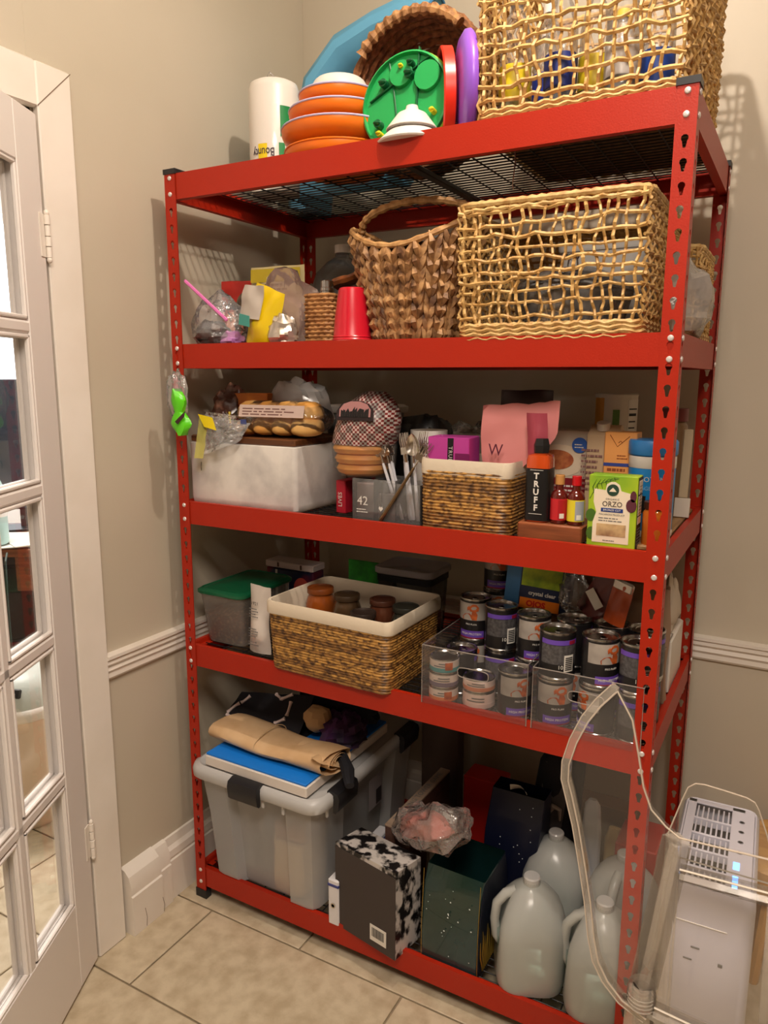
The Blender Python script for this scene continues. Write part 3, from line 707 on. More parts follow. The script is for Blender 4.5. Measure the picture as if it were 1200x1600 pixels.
t = thing('plastic_bag', 'pinkish clear bag slumped over the yellow pouches', 'plastic bag', (.262, .135, z), 0)
crumple_bag(.095, .045, .115, 12, .2, freq=1.2).out('film', film('pink_bag_film', op=.45, edge=.6, body=(196, 160, 150), bump=.5), t, ang=25)
t = thing('foil_packet', 'shiny silver-white packet right of the yellow pouch', 'packet', (.318, .045, z), .2)
crumple_bag(.035, .028, .048, 15, .25).out('foil_skin', mat('silver_foil', (214, 204, 190), .22, metal=.7, bump=.4, bscale=30), t, ang=25)
# fine wire hook hanging under top deck
t = tag(M().tube([(.865, .10, Z1-.005), (.866, .10, Z1-.05), (.862, .099, Z1-.09), (.864, .10, Z1-.10)], .0012, 5).out('wire_hook', STEEL), 'thin wire hook hanging beneath the top wire deck', 'hook')

# ================================================================ third shelf
z = Z3
MARBLE = mat('white_marble', (240, 236, 230), .22, col2=(196, 192, 190), scale=9, lo=.44, hi=.70, detail=8, coat=.3)
t = thing('bread_box', 'white marble-effect bread box with wooden lid', 'bread box', (.186, .150, z))
b = M(); b.loft([[(x, y, zz) for x, y in rrect(w_, d_, .012)] for w_, d_, zz in ((.330, .225, 0), (.340, .236, .006), (.344, .240, .020), (.344, .240, .162), (.338, .234, .164))]); b.out('box_body', MARBLE, t)
M().tube([(-.13, -.1215, .09), (-.131, -.1215, .102), (-.129, -.1215, .112)], .0008, 4).out('dark_scratch', BLACK, t)
b = M(); b.box(.336, .232, .018, c=.003); b.out('wooden_lid', mat('walnut', (110, 66, 34), .4, col2=(70, 40, 22), scale=8, stretch=(1, 12, 12), detail=6), t, (0, 0, .164))
BL = z+.1825
BREAD = mat('golden_bread', (222, 156, 72), .5, col2=(240, 190, 114), scale=14, bump=.2, bscale=40)
WRAP = film('bread_wrap', op=.03, edge=.55, rough=.1, bump=.6, bscale=38)
def bun(m_, loc, rx, ry, rz_, t_=None):
    L = []
    for j in range(9):
        a = -PI/2+PI*(j+.02 if j == 0 else (j-.02 if j == 8 else j))/8; zz = math.sin(a); k = math.cos(a)**.7
        L.append([(rx*k*math.cos(2*PI*i/16), ry*k*math.sin(2*PI*i/16), rz_*(zz if zz > 0 else zz*.55)) for i in range(16)])
    return m_.loft(L, loc, t_)
t = thing('bread_pack', 'clear-wrapped pack of bread rolls on the bread box lid', 'bread', (.262, .110, BL), .06)
for i in range(4):
    M().add([], []); q = bun(M(), (-.085+i*.056, -.015, .022), .040, .052, .034).out('bread_roll', BREAD, t)
    q = bun(M(), (-.080+i*.054, -.010, .058), .040, .048, .032).out('bread_roll', BREAD, t)
b = M(); L = []
for k in range(9):
    u = k/8; sc = (.35, .85, 1, 1, 1, 1, 1, .9, .55)[k]; L.append([(-.135+.27*u, -.008+.062*sc*math.cos(q*PI/10)+.002*nz(q, k, 0), .046+.044*sc*math.sin(q*PI/10)+.002*nz(q, k, 4)) for q in range(20)])
b.loft(L).out('wrapper', WRAP, t, ang=40)
q = patch(.19, .030, mat('pale_label', (224, 200, 190), .35), t, (.01, -.066, .066), 'label', (-.25, 0, 0)); lines(q, .17, 3, .007, (0, -.0008, .004), mat('brown_ink', (130, 90, 84), .6), name='small_print')
patch(.018, .013, mat('blue_mark', (64, 74, 130), .5), t, (-.07, -.071, .038), 'blue_mark')
M().tube([(-.138, -.01, .046), (-.16, -.012, .044), (-.175, -.015, .05)], [.012, .006, .014], 8).out('bag_neck', WRAP, t); M().tube([(-.143, -.03, .06), (-.14, -.034, .04), (-.142, -.03, .02)], .003, 6).out('yellow_tie', YEL, t)
t = thing('foil_bag', 'white crinkled foil bag behind the bread rolls', 'bag', (.235, .215, BL), .1)
crumple_bag(.10, .05, .10, 21, .16, flatten=.4).out('foil_skin', mat('white_foil', (214, 212, 212), .28, metal=.4, bump=.5, bscale=24), t, ang=25)
t = thing('food_box', 'orange and red food carton on the bread box', 'box', (.118, .185, BL), .05)
M().box(.115, .06, .105, c=.002).out('carton', mat('carton_red', (176, 44, 24), .4), t); M().box(.1152, .0602, .032, (0, 0, .074), c=.001).out('orange_band', mat('orange_band', (224, 130, 50), .4), t); patch(.028, .026, WHITE, t, (-.025, -.0305, .055), 'white_label')
t = thing('snack_bag', 'dark brown glossy snack bag at back left of bread box', 'bag', (.045, .175, BL), .1)
crumple_bag(.06, .05, .085, 23, .2, flatten=.4).out('bag_skin', mat('brown_foil', (92, 56, 44), .22, col2=(170, 120, 100), scale=26, lo=.55, hi=.7, bump=.5, bscale=24), t, ang=25)
t = thing('plastic_bag', 'clear bag with yellow label drooping over bread box front', 'plastic bag', (.140, .045, BL-.03), .08)
b = M(); b.grid(lambda u, v: (-.075+.15*u*(1-.15*v)+.0*v, -.020-.03*v+.012*nz(u*3, v*3, 0, 1.3, 2)+.006*nz(u*9, v*9, 0, 1, 2)+.035*(u-.5)**2, .085-.11*v*(1-.55*u)-.02*u), 22, 16); b.grid(lambda u, v: (-.072+.15*u*(1-.15*v), -.004-.03*v+.010*nz(u*4, v*4, 3, 1.3, 6)+.03*(u-.5)**2, .09-.105*v*(1-.55*u)-.01*u), 20, 14)
b.out('film', film('crinkled_clear', op=.24, edge=.8, rough=.14, bump=.8, bscale=60), t, ang=20)
b = M(); b.grid(lambda u, v: (-.071+.028*u+.012*v*0, -.026-.028*v+.004*nz(v*5, u, 1), .080-.105*v), 4, 10); b.out('pale_yellow_strip', film('yellow_film', tint=(250, 246, 160), op=.45, edge=.5, body=(222, 214, 120)), t)
M().prism([(0, 0), (.045, -.008), (.060, -.040), (.022, -.032)], -.001, 0).out('yellow_label', YEL, t, (-.066, -.038, .086), (-.15, 0, 0))
t = thing('plastic_bag', 'crumpled green and clear bag hanging on left post', 'plastic bag', (.072, -.040, 1.345), 0)
b = M(); L = []
for k in range(13):
    v = k/12; w_ = (.006, .018, .026, .030, .028, .022, .012, .018, .024, .024, .020, .014, .004)[k]; row = []
    for i in range(14):
        a_ = 2*PI*i/14; n_ = 1+.35*nz(math.cos(a_)*1.5, math.sin(a_)*1.5, v*3, 1, 31); row.append((w_*math.cos(a_)*n_+.012*(1-v)-.004, .014*math.sin(a_)*n_, v*.115))
    L.append(row)
b.loft(L).out('green_film', mat('lime_green_film', (96, 214, 30), .3, bump=.3, bscale=50), t, (-.006, -.012, 0), ang=30)
crumple_bag(.028, .020, .075, 41, .22).out('clear_film', CLEARBAG, t, (-.018, -.004, .040), ang=22)
M().prism([(0, 0), (.034, .026), (.03, .012), (.008, -.006)], -.002, 0).out('dark_print', mat('maroon_print', (60, 26, 34), .5), t, (-.002, -.031, .035))
# bowl-shaped white container behind
t = thing('food_container', 'white lidded food container behind the bread rolls', 'container', (.36, .36, z))
M().loft([[(x, y, zz) for x, y in rrect(w_, w_*.75, .03)] for w_, zz in ((.16, 0), (.19, .20), (.19, .235))]).out('tub', mat('grey_white_plastic', (150, 152, 148), .4), t); M().loft([[(x, y, zz) for x, y in rrect(w_, w_*.75, .03)] for w_, zz in ((.205, .236), (.21, .24), (.21, .252), (.19, .258))]).out('lid', WPL, t)

# bagels in gingham bag resting on clear boxes
t = thing('red_book', 'thin red book spine standing behind the clear card box', 'book', (.445, .17, z), -.05)
M().box(.028, .14, .082, c=.002).out('cover', mat('book_red', (176, 24, 46), .45), t); text('LIVES', .016, WHITE, t, (.0, -.0712, .035), (PI/2, -PI/2, 0))
t = thing('card_box', 'clear plastic card box printed with white 42', 'box', (.562, .10, z), 0)
b = M()
for (w_, d_, h_, x, y, zz) in ((.115, .09, .002, 0, 0, 0), (.115, .002, .098, 0, -.045, 0), (.115, .002, .098, 0, .045, 0), (.002, .09, .098, -.0575, 0, 0), (.002, .09, .098, .0575, 0, 0), (.002, .088, .098, .0, 0, 0)): b.box(w_, d_, h_, (x, y, zz), c=.0004)
b.out('clear_walls', film('acrylic_box', op=.10, edge=.6, rough=.05), t); M().box(.052, .06, .082, (-.029, 0, .003)).out('card_stack', mat('mauve_grey', (150, 132, 130), .6), t); M().box(.05, .06, .06, (.029, 0, .003)).out('card_stack', mat('dim_grey', (128, 116, 112), .6), t)
text('42', .030, WHITE, t, (-.029, -.0472, .045)); lines(t, .034, 2, .006, (-.029, -.0465, .024), WHITE)
patch(.012, .012, WHITE, t, (.02, -.0464, .03), 'heart_mark', poly=[(0, -.006), (.006, .001), (.003, .006), (0, .003), (-.003, .006), (-.006, .001)])
t = thing('bagel_bag', 'gingham-printed clear bag of bagels beside the forks', 'bread', (.520, .115, z+.0985), .1, rx=0)
gm = bpy.data.materials.new('gingham_film'); gm.use_nodes = True; nt = gm.node_tree; bb = nt.nodes['Principled BSDF']; bb.inputs['Roughness'].default_value = .35
tc = nt.nodes.new('ShaderNodeTexCoord'); ck = nt.nodes.new('ShaderNodeTexChecker'); ck.inputs['Scale'].default_value = 190; ck.inputs['Color1'].default_value = lin((214, 196, 190)); ck.inputs['Color2'].default_value = lin((128, 40, 40))
sx = nt.nodes.new('ShaderNodeSeparateXYZ'); cx_ = nt.nodes.new('ShaderNodeCombineXYZ'); nt.links.new(tc.outputs['Object'], sx.inputs[0]); nt.links.new(sx.outputs[0], cx_.inputs[0]); nt.links.new(sx.outputs[2], cx_.inputs[1]); cx_.inputs[2].default_value = .003
nt.links.new(cx_.outputs[0], ck.inputs['Vector']); c2 = nt.nodes.new('ShaderNodeTexChecker'); c2.inputs['Scale'].default_value = 57; c2.inputs['Color1'].default_value = lin((255, 255, 255)); c2.inputs['Color2'].default_value = lin((70, 120, 110)); nt.links.new(cx_.outputs[0], c2.inputs['Vector'])
mx = nt.nodes.new('ShaderNodeMix'); mx.data_type = 'RGBA'; mx.blend_type = 'MULTIPLY'; mx.inputs[0].default_value = .6; nt.links.new(ck.outputs[0], mx.inputs[6]); nt.links.new(c2.outputs[0], mx.inputs[7]); nt.links.new(mx.outputs[2], bb.inputs['Base Color'])
for (zz, s_) in ((.018, .85), (.042, .95), (.066, 1.05)):
    b = M(); pts = [(.045*s_*math.cos(2*PI*i/28), .034*s_*math.sin(2*PI*i/28), 0) for i in range(28)]; b.tube(pts, .0265, 10, closed=True, flat=1); b.v = [(x, y, zq*.62) for x, y, zq in b.v]
    b.out('bagel', mat('bagel_crust', (244, 184, 104), .5, col2=(226, 150, 74), scale=10), t, (-.02, -.005, zz))
b = M(); L = []
for k in range(10):
    v = k/9; sx_ = (.080, .082, .083, .082, .080, .076, .070, .060, .045, .025)[k]; sy_ = (.066, .068, .07, .068, .064, .058, .05, .042, .03, .015)[k]
    L.append([(-.018+.030*v+sx_*math.cos(2*PI*i/20)*(1+.05*nz(i, k, 0, .7, 3)), sy_*math.sin(2*PI*i/20)*(1+.08*nz(i, k, 2, .7, 3)), .076+.125*v) for i in range(20)])
b.loft(L, cap0=False).out('gingham_print', gm, t, ang=60)
b = M(); b.lathe([(.06, 0), (.078, .02), (.082, .078)], 20, cap1=False); b.v = [(x-.018, y*.84, zz) for x, y, zz in b.v]; b.out('clear_base', film('clear_base_film', op=.04, edge=.25, rough=.1, bump=.5, bscale=40), t)
pl = [(-.048, -.016), (.048, -.016), (.048, .006), (.036, .022), (.014, .030), (-.014, .030), (-.036, .022), (-.048, .006)]
q = patch(0, 0, mat('black_arch', (40, 24, 28), .5), t, (-.012, -.0635, .150), 'arched_label', rot=(-.18, 0, -.02), poly=pl); patch(0, 0, mat('rose_arch', (196, 140, 140), .5), q, (0, -.001, .005), 'rose_sky', poly=[(x*.84, z_*.78) for x, z_ in pl])
b = M(); rr = random.Random(3)
for i in range(12): x = -.036+i*.006; b.prism([(x, -.008), (x+.0055, -.008), (x+.0055, .002+rr.uniform(0, .014)), (x, .002+rr.uniform(0, .012))], -.0026, -.0018)
b.out('skyline', BLACK, q)

# cutlery caddy: clear walls, forks and spoons
t = thing('cutlery_caddy', 'clear plastic cutlery caddy left of the lined basket', 'caddy', (.632, .092, z))
b = M()
for (w_, d_, h_, x, y) in ((.10, .07, .002, 0, 0), (.10, .002, .092, 0, -.035), (.10, .002, .092, 0, .035), (.002, .07, .092, -.05, 0), (.002, .07, .092, .05, 0)): b.box(w_, d_, h_, (x, y, 0), c=.0004)
b.out('clear_walls', MATS['acrylic_box'], t)
HANDLE = mat('pearl_plastic', (232, 232, 240), .3, coat=.3)
def fork(spoon=False, hm_=HANDLE, L_=.135):
    q = thing('fork', 'x', 'cutlery', (0, 0, 0))
    b = M(); n_ = 8
    b.loft([[(w_*.5*math.cos(a_*PI/4), .0028*math.sin(a_*PI/4), zz) for a_ in range(8)] for w_, zz in ((.008, 0), (.010, .005), (.0085, .05), (.007, L_-.01), (.006, L_))]); b.out('handle', hm_, q)
    b = M()
    if spoon:
        b.grid(lambda u, v: ((u-.5)*.034*math.sin(PI*(.06+.94*v)**.8)**.6, .009*(1-(2*u-1)**2)*math.sin(PI*v)-.003, L_+.018+.050*v), 8, 10)
        b.grid(lambda u, v: ((u-.5)*.034*math.sin(PI*(.06+.94*v)**.8)**.6, .0012+.009*(1-(2*u-1)**2)*math.sin(PI*v)-.003, L_+.018+.050*v), 8, 10); b.tube([(0, 0, L_-.004), (0, 0, L_+.022)], .0022, 6)
        b.out('spoon_bowl', STEEL, q)
    else:
        b.tube([(0, 0, L_-.004), (0, 0, L_+.02)], .0022, 6); b.box(.024, .0018, .018, (0, 0, L_+.018), c=.0006)
        for k in range(4): b.tube([(-.0102+k*.0068, 0, L_+.034), (-.0102+k*.0068, -.003, L_+.05), (-.0102+k*.0068, .002, L_+.068)], [.0013, .0012, .0007], 5)
        b.out('tines', STEEL, q)
    return q
f0, f1 = fork(), fork(True); f0['label'] = 'pearl-handled fork standing tines up in the clear caddy'; f1['label'] = 'pearl-handled spoon standing bowl up in the clear caddy'; f1.name = 'spoon'
f0['group'] = 'forks in the clear caddy'; f1['group'] = 'spoons in the clear caddy'
NTH = ['first', 'second', 'third', 'fourth', 'fifth', 'sixth', 'seventh', 'eighth', 'ninth', 'tenth']; ks = 0
rr = random.Random(6); first = {0: 1, 1: 1}
for i in range(12):
    sp = 1 if i in (3, 9) else 0; src = (f0, f1)[sp]; x = .595+i*.0064+rr.uniform(-.002, .002); y = .068+rr.uniform(0, .045); ry = -.40+i*.03+rr.uniform(-.08, .08)
    if i > 7: ry = rr.uniform(-.1, .25)
    o = src if first[sp] else dup(src, (0, 0, 0)); first[sp] = 0; o.location = (x+.012, y, z+.005+.001*(i % 3)); o.rotation_euler = (rr.uniform(-.12, .06), ry, rr.uniform(-.5, .5)); ks = ks+1 if not sp else ks; o['label'] = ('%s spoon in the clear cutlery caddy' % ('left-hand' if i == 3 else 'right-hand')) if sp else '%s pearl-handled fork from the left in the clear caddy' % NTH[ks-1]
q = fork(False, mat('bronze_metal', (150, 124, 92), .25, metal=.9), .150); q['label'] = 'long bronze-handled fork crossing the caddy diagonally'; q.location = (.587, .040, z+.004); q.rotation_euler = (-.02, .56, .2); q.name = 'serving_fork'
t = thing('mug', 'white mug behind the forks', 'mug', (.640, .185, z+.0), 0)
M().lathe([(.034, 0), (.040, .004), (.044, .15), (.0445, .208), (.041, .208), (.040, .15), (.034, .01), (.001, .01)], 28).out('mug_body', WPL, t)
t = thing('napkin_box', 'pale grey box beside the white mug', 'box', (.715, .25, z)); M().box(.085, .08, .195, c=.003).out('carton', mat('pale_grey_box', (196, 186, 178), .5), t)

def lined_basket(name, label, loc, w, d, h, lin_h, rz, rowh, m1, m2, flare=.03):
    t_ = thing(name, label, 'basket', loc, rz); rows = int((h-lin_h*.55)/rowh); b = M(); b2 = M(); rr = random.Random(4)
    for j in range(rows):
        zz = rowh*.5+j*rowh; k = 1+flare*(zz/h-.5); base = rrect(w*k, d*k, .022, 4); pts = []
        for q in range(len(base)):
            p0, p1 = base[q], base[(q+1) % len(base)]; n_ = max(1, int(math.hypot(p1[0]-p0[0], p1[1]-p0[1])/.011))
            for e in range(n_): pts.append((p0[0]+(p1[0]-p0[0])*e/n_, p0[1]+(p1[1]-p0[1])*e/n_, zz+.0009*nz(len(pts), j, 0, .4)))
        (b if rr.random() > .25 else b2).tube(pts, [rowh*.56*(1+.22*nz(i*1.7, j*3.1, 0, .9, 2)) for i in range(len(pts))], 6, closed=True)
    b.out('rope_rows', m1, t_); b2.out('darker_rope_rows', m2, t_)
    k1 = 1+flare*.5
    b = M(); b.loft([[(x, y, zz+.0025*nz(x, y, 0, 16, i_)) for x, y in rrect(w*q, d*q if isinstance(q, float) else d, .02, 5)] for i_, (q, zz) in enumerate(((k1+.022, h-lin_h), (k1+.030, h-lin_h+.004), (k1+.028, h-.008), (k1+.012, h-.001), (k1-.02, h-.002), (k1-.045, h-.02), (k1-.06, h*.5), (k1-.08, .012)))], cap0=False)
    b.out('cloth_liner', mat('cream_liner', (222, 208, 186), .85, bump=.35, bscale=60), t_, ang=60)
    return t_
ROPE1 = mat('rope_light', (190, 142, 72), .5, col2=(80, 50, 22), scale=75, stretch=(1, 1, 1.6), lo=.42, hi=.64, bump=.4, bscale=140)
ROPE2 = mat('rope_dark', (146, 104, 52), .5, col2=(74, 46, 22), scale=75, stretch=(1, 1, 1.6), lo=.42, hi=.64, bump=.4, bscale=140)
t = lined_basket('lined_basket', 'small rope basket with cream liner holding pink packets', (.797, .110, z), .206, .150, .158, .034, -.02, .0074, ROPE1, ROPE2)
t = thing('snack_bar_box', 'magenta snack bar box with black stripe in small lined basket', 'box', (.738, .112, z+.052), .04)
M().box(.098, .07, .150, c=.002).out('carton', mat('magenta_card', (206, 72, 168), .42), t); patch(.014, .148, BLACK, t, (.006, -.0352, .074), 'black_stripe'); text('TRUBAR', .0125, WHITE, t, (.006, -.0363, .104), (PI/2, PI/2, 0), sp=1.15)
patch(.034, .05, mat('plum_card', (128, 30, 96), .45), t, (.034, -.0353, .09), 'plum_panel')
t = thing('mailer_pouch', 'large pale pink pouch standing in the small lined basket', 'pouch', (.852, .105, z+.030), -.05)
PINK = mat('pale_pink_pouch', (232, 148, 146), .4, bump=.2, bscale=14)
b = M()
def pk(sg):
    def f(u, v):
        q = min(1, max(0, (v-.38)/.38)); q = q*q*(3-2*q); w_ = .098+.075*q-.018*math.exp(-((v-.36)/.12)**2); x = (u-.5)*w_+.012*v+.03*q; th = .022*(1-(2*u-1)**2)*(1-v)**.6
        return (x, -sg*th+.006*nz(u*4, v*5, 0, 1, 2)+.02*v*math.sin(u*3), .255*v*(1-.05*(1-u))+.006*nz(u*6, v*2, 1, 1, 8))
    return f
b.grid(pk(1), 14, 20); b.grid(pk(-1), 14, 20); b.out('pouch_body', PINK, t, ang=40)
M().grid(lambda u, v: (.075+.045*u-.01*v, -.022-.012*math.sin(PI*u)+.004*nz(u*3, v*4, 1), .10+.13*v), 6, 8).out('folded_side', mat('deep_pink', (176, 72, 90), .45), t)
text('W', .036, mat('maroon_ink', (92, 20, 50), .5), t, (.0, -.028, .148), (PI/2-.1, 0, 0), sx=.9)
t = thing('plastic_bag', 'clear greyish bag crumpled behind the magenta box', 'plastic bag', (.70, .33, z), 0); crumple_bag(.10, .06, .135, 51, .2).out('film', film('grey_bag', op=.3, edge=.7, body=(120, 110, 100), bump=.5), t, ang=25)
t = thing('dark_bag', 'black plastic bag slumped at the back of third shelf', 'bag', (.53, .40, z), 0); crumple_bag(.11, .08, .15, 52, .2).out('bag_skin', mat('black_bag', (28, 26, 26), .35, bump=.4), t, ang=25)
t = thing('chip_bag', 'dark brown chip bag standing behind the pink pouch', 'bag', (.80, .42, z), 0); pouch(.14, .30, .06, 8).out('bag_skin', mat('dark_chip_bag', (60, 26, 20), .3, bump=.4), t)

# sauce bottles on low wooden block
t = thing('wooden_riser', 'low wooden riser under the sauce bottles', 'riser', (.985, .095, z), 0)
M().box(.135, .11, .036, c=.003).out('block', mat('red_brown_wood', (148, 84, 50), .45, col2=(110, 60, 34), scale=8, stretch=(1, 10, 10)), t)
ZR = z+.0365
t = thing('sauce_bottle', 'tall black-labelled hot sauce bottle with faceted cap', 'bottle', (.953, .072, ZR), 0)
M().loft([[(x, y, zz) for x, y in rrect(w_, w_, .010, 3)] for w_, zz in ((.046, 0), (.050, .003), (.050, .128), (.046, .138), (.030, .142))]).out('glass_body', mat('orange_sauce', (196, 72, 20), .15, coat=.8), t)
M().loft([[(x, y, zz) for x, y in rrect(.0508, .0508, .010, 3)] for zz in (.003, .112)], cap0=False, cap1=False).out('black_label', mat('label_black', (22, 22, 24), .35), t)
M().lathe([(.013, .140), (.016, .143), (.0175, .158), (.014, .172), (.001, .173)], 6).out('faceted_cap', mat('cap_black', (30, 30, 32), .35), t, ang=10)
for i, ch in enumerate('TRUFF'): text(ch, .0175, WHITE, t, (0, -.0258, .096-i*.0165), bold=.0006)
M().box(.028, .0006, .0009, (0, -.0257, .108)).box(.028, .0006, .0009, (0, -.0257, .017)).out('label_rule', WHITE, t)
def mini(loc, label, lab, capm_, lab2):
    q = thing('sauce_bottle', label, 'bottle', loc)
    M().lathe([(.0155, 0), (.0175, .003), (.0175, .056), (.015, .064), (.0085, .070), (.008, .084)], 20).out('glass_body', mat('dark_red_sauce', (92, 20, 14), .12, coat=.8), q)
    arcband(.0176, .008, .052, -100, 100, lab, q); arcband(.0179, .010, .050, 10, 75, lab2, q, 'side_label')
    M().cyl(.0098, .020, (0, 0, .080), 14).out('screw_cap', capm_, q)
    arcband(.0184, .012, .022, 20, 50, WHITE, q, 'barcode')
mini((.997, .066, ZR), 'small hot sauce bottle with red label and tan cap', mat('label_red', (196, 36, 44), .4), mat('cork_tan', (196, 140, 78), .5), mat('label_red2', (170, 26, 34), .4))
mini((1.032, .066, ZR), 'small hot sauce bottle with yellow label and red cap', mat('label_yellow', (226, 210, 50), .4), mat('cap_red', (196, 20, 30), .3), mat('label_grey', (160, 164, 176), .4))
# soup box, carton, canister, orange box
t = thing('soup_box', 'soup box printed with an orange bowl and blue badge', 'box', (.957, .235, z), .02)
M().box(.135, .055, .218, c=.002).out('carton', mat('cream_card', (206, 190, 170), .45), t)
def disc_poly(rx, rz_, n=28): return [(rx*math.cos(2*PI*i/n), rz_*math.sin(2*PI*i/n)) for i in range(n)]
q = patch(0, 0, mat('bowl_cream', (226, 206, 180), .45), t, (-.004, -.028, .150), 'bowl_print', poly=disc_poly(.056, .036)); patch(0, 0, mat('soup_orange', (206, 128, 76), .45, col2=(160, 80, 50), scale=50), q, (-.006, -.001, .002), 'soup_print', poly=disc_poly(.038, .022))
patch(0, 0, mat('badge_blue', (50, 96, 178), .45), t, (.040, -.030, .186), 'round_badge', poly=disc_poly(.017, .017)); lines(t, .022, 2, .006, (.040, -.0312, .186), WHITE)
patch(.10, .034, mat('maroon_panel', (132, 26, 36), .45), t, (.012, -.0285, .095), 'maroon_panel'); lines(t, .075, 2, .010, (.012, -.0295, .092), WHITE); lines(t, .05, 2, .008, (-.035, -.0285, .206), mat('brown_ink', (130, 90, 84), .6))
t = thing('drink_carton', 'beige drink carton with white screw cap', 'carton', (1.052, .215, z+.016), .03)
M().loft([[(x, y, zz) for x, y in rrect(w_, d_, .003, 2)] for w_, d_, zz in ((.07, .06, 0), (.07, .06, .195), (.064, .03, .212), (.064, .012, .216))]).out('carton', mat('beige_carton', (198, 170, 136), .45), t)
M().cyl(.014, .016, t=T((-.004, -.014, .207), rx=.3)).out('screw_cap', WPL, t); lines(t, .05, 8, .012, (-.02, -.0315, .16), mat('brown_ink', (130, 90, 84), .6))
t = thing('food_can', 'tall white fruit can with yellow print at the back', 'can', (1.030, .40, z+.014), .1)
M().lathe([(.048, 0), (.050, .002), (.0485, .005), (.0485, .275), (.050, .279), (.048, .282), (.046, .277), (.001, .277)], 34).out('can_body', mat('can_cream', (216, 210, 196), .35), t)
arcband(.0486, .10, .272, -70, -28, mat('amber_print', (210, 150, 50), .4), t, 'amber_print'); arcband(.0488, .20, .245, -2, 16, mat('leaf_print', (90, 130, 60), .4), t, 'leaf_print'); arcband(.0487, .10, .19, 0, 26, YEL, t, 'lemon_print'); arcband(.0487, .05, .268, 40, 88, WHITE, t, 'facts_panel', 8)
for i in range(11): arcband(.0492, .10+i*.0145, .103+i*.0145+(.003 if i in (9, 5) else 0), 43, 85-(i*37 % 20), BLACK, t, 'print_line', 6)
t = thing('food_box', 'small orange tea box with blue stripe behind the orzo', 'box', (1.092, .195, z+.128), 0)
M().box(.066, .05, .092, c=.0015).out('carton', mat('tea_orange', (238, 164, 92), .45), t); patch(.066, .007, mat('stripe_blue', (54, 72, 150), .45), t, (0, -.0252, .024), 'blue_stripe'); lines(t, .05, 1, .012, (0, -.0255, .010), mat('rust_ink', (150, 76, 30), .6), th=.5)
text('two leaves', .008, mat('rust_ink', (150, 76, 30), .6), t, (.006, -.0256, .040)) if False else lines(t, .024, 2, .006, (.006, -.0255, .042), mat('rust_ink', (150, 76, 30), .6))
M().tube([(-.022, -.0252, .086), (-.006, -.0252, .062), (.018, -.0252, .084)], .0008, 4).tube([(-.004, -.0252, .07), (0, -.0252, .074), (.004, -.0252, .07)], .0008, 4).out('line_drawing', mat('rust_ink', (150, 76, 30), .6), t)
t = thing('food_box', 'plain cardboard carton supporting the small orange tea box', 'box', (1.092, .195, z), 0); M().box(.075, .07, .1275, c=.002).out('carton', mat('kraft_card', (150, 112, 76), .7), t)
t = thing('powder_canister', 'large blue collagen powder canister behind front post', 'canister', (1.158, .170, z+.012), -.2)
BLU = mat('canister_blue', (30, 138, 214), .35)
M().lathe([(.044, 0), (.046, .003), (.046, .160), (.044, .165)], 34).out('tub', BLU, t); M().lathe([(.0475, .166), (.0485, .168), (.0485, .192), (.046, .196), (.001, .196)], 34).out('lid', mat('lid_blue', (50, 128, 200), .4), t)
M().lathe([(.0463, .140), (.0467, .141), (.0467, .163), (.0463, .164)], 34, cap0=False, cap1=False).out('white_band', WPL, t); M().lathe([(.0463, 0), (.0467, .001), (.0467, .012), (.0463, .013)], 34, cap0=False, cap1=False).out('white_foot_band', WPL, t)
for s_, zz, sz in (('VITAL PROTEINS', .118, .0145), ('COLLAGEN', .100, .011)):
    o = text(s_, sz, WHITE if sz > .013 else mat('pale_blue_ink', (150, 200, 236), .5), t, (0, 0, 0), wrap=.0468); o.matrix_local = Matrix.Rotation(-.05, 4, 'Z') @ T((0, -.0468, zz), rx=PI/2)
arcband(.0467, .05, .085, -40, 10, BLACK, t, 'dark_panel')
t = thing('jar', 'glass jar of orange preserve between orzo and post', 'jar', (1.142, .085, z+.001), 0)
M().lathe([(.024, 0), (.027, .003), (.027, .072), (.022, .080)], 24).out('jar_body', mat('orange_jam', (206, 110, 34), .12, coat=.8), t); M().cyl(.025, .014, (0, 0, .080), 24).out('lid', mat('brown_lid', (70, 36, 22), .4), t)
t.location = (1.188, .078, z+.001)
t = thing('wooden_board', 'wooden chopping board lying at right end of third shelf', 'board', (1.172, .30, z), 0); M().box(.055, .50, .011, c=.003).out('board', mat('oak_board', (166, 128, 84), .5, col2=(140, 102, 62), scale=8, stretch=(10, 1, 10)), t)
t = thing('pastry_brush', 'pale wooden pastry brush leaning on rear right post', 'brush', (1.192, .40, z+.012), 0, rx=-.14)
M().box(.020, .006, .16, (0, 0, .045), c=.002).out('handle', mat('pale_wood', (180, 160, 130), .6), t); M().box(.034, .010, .045, c=.001).out('bristles', mat('white_bristle', (206, 196, 184), .8), t)
t = thing('spice_jar', 'dim red-lidded jar stack at back right of shelf', 'jar', (1.150, .45, z+.012)); M().lathe([(.034, 0), (.036, .004), (.036, .21), (.03, .22)], 22).out('jar_body', mat('murky_brown', (120, 90, 60), .3), t); M().cyl(.036, .03, (0, 0, .22), 22).out('lid', mat('dark_red_lid', (100, 26, 24), .4), t)

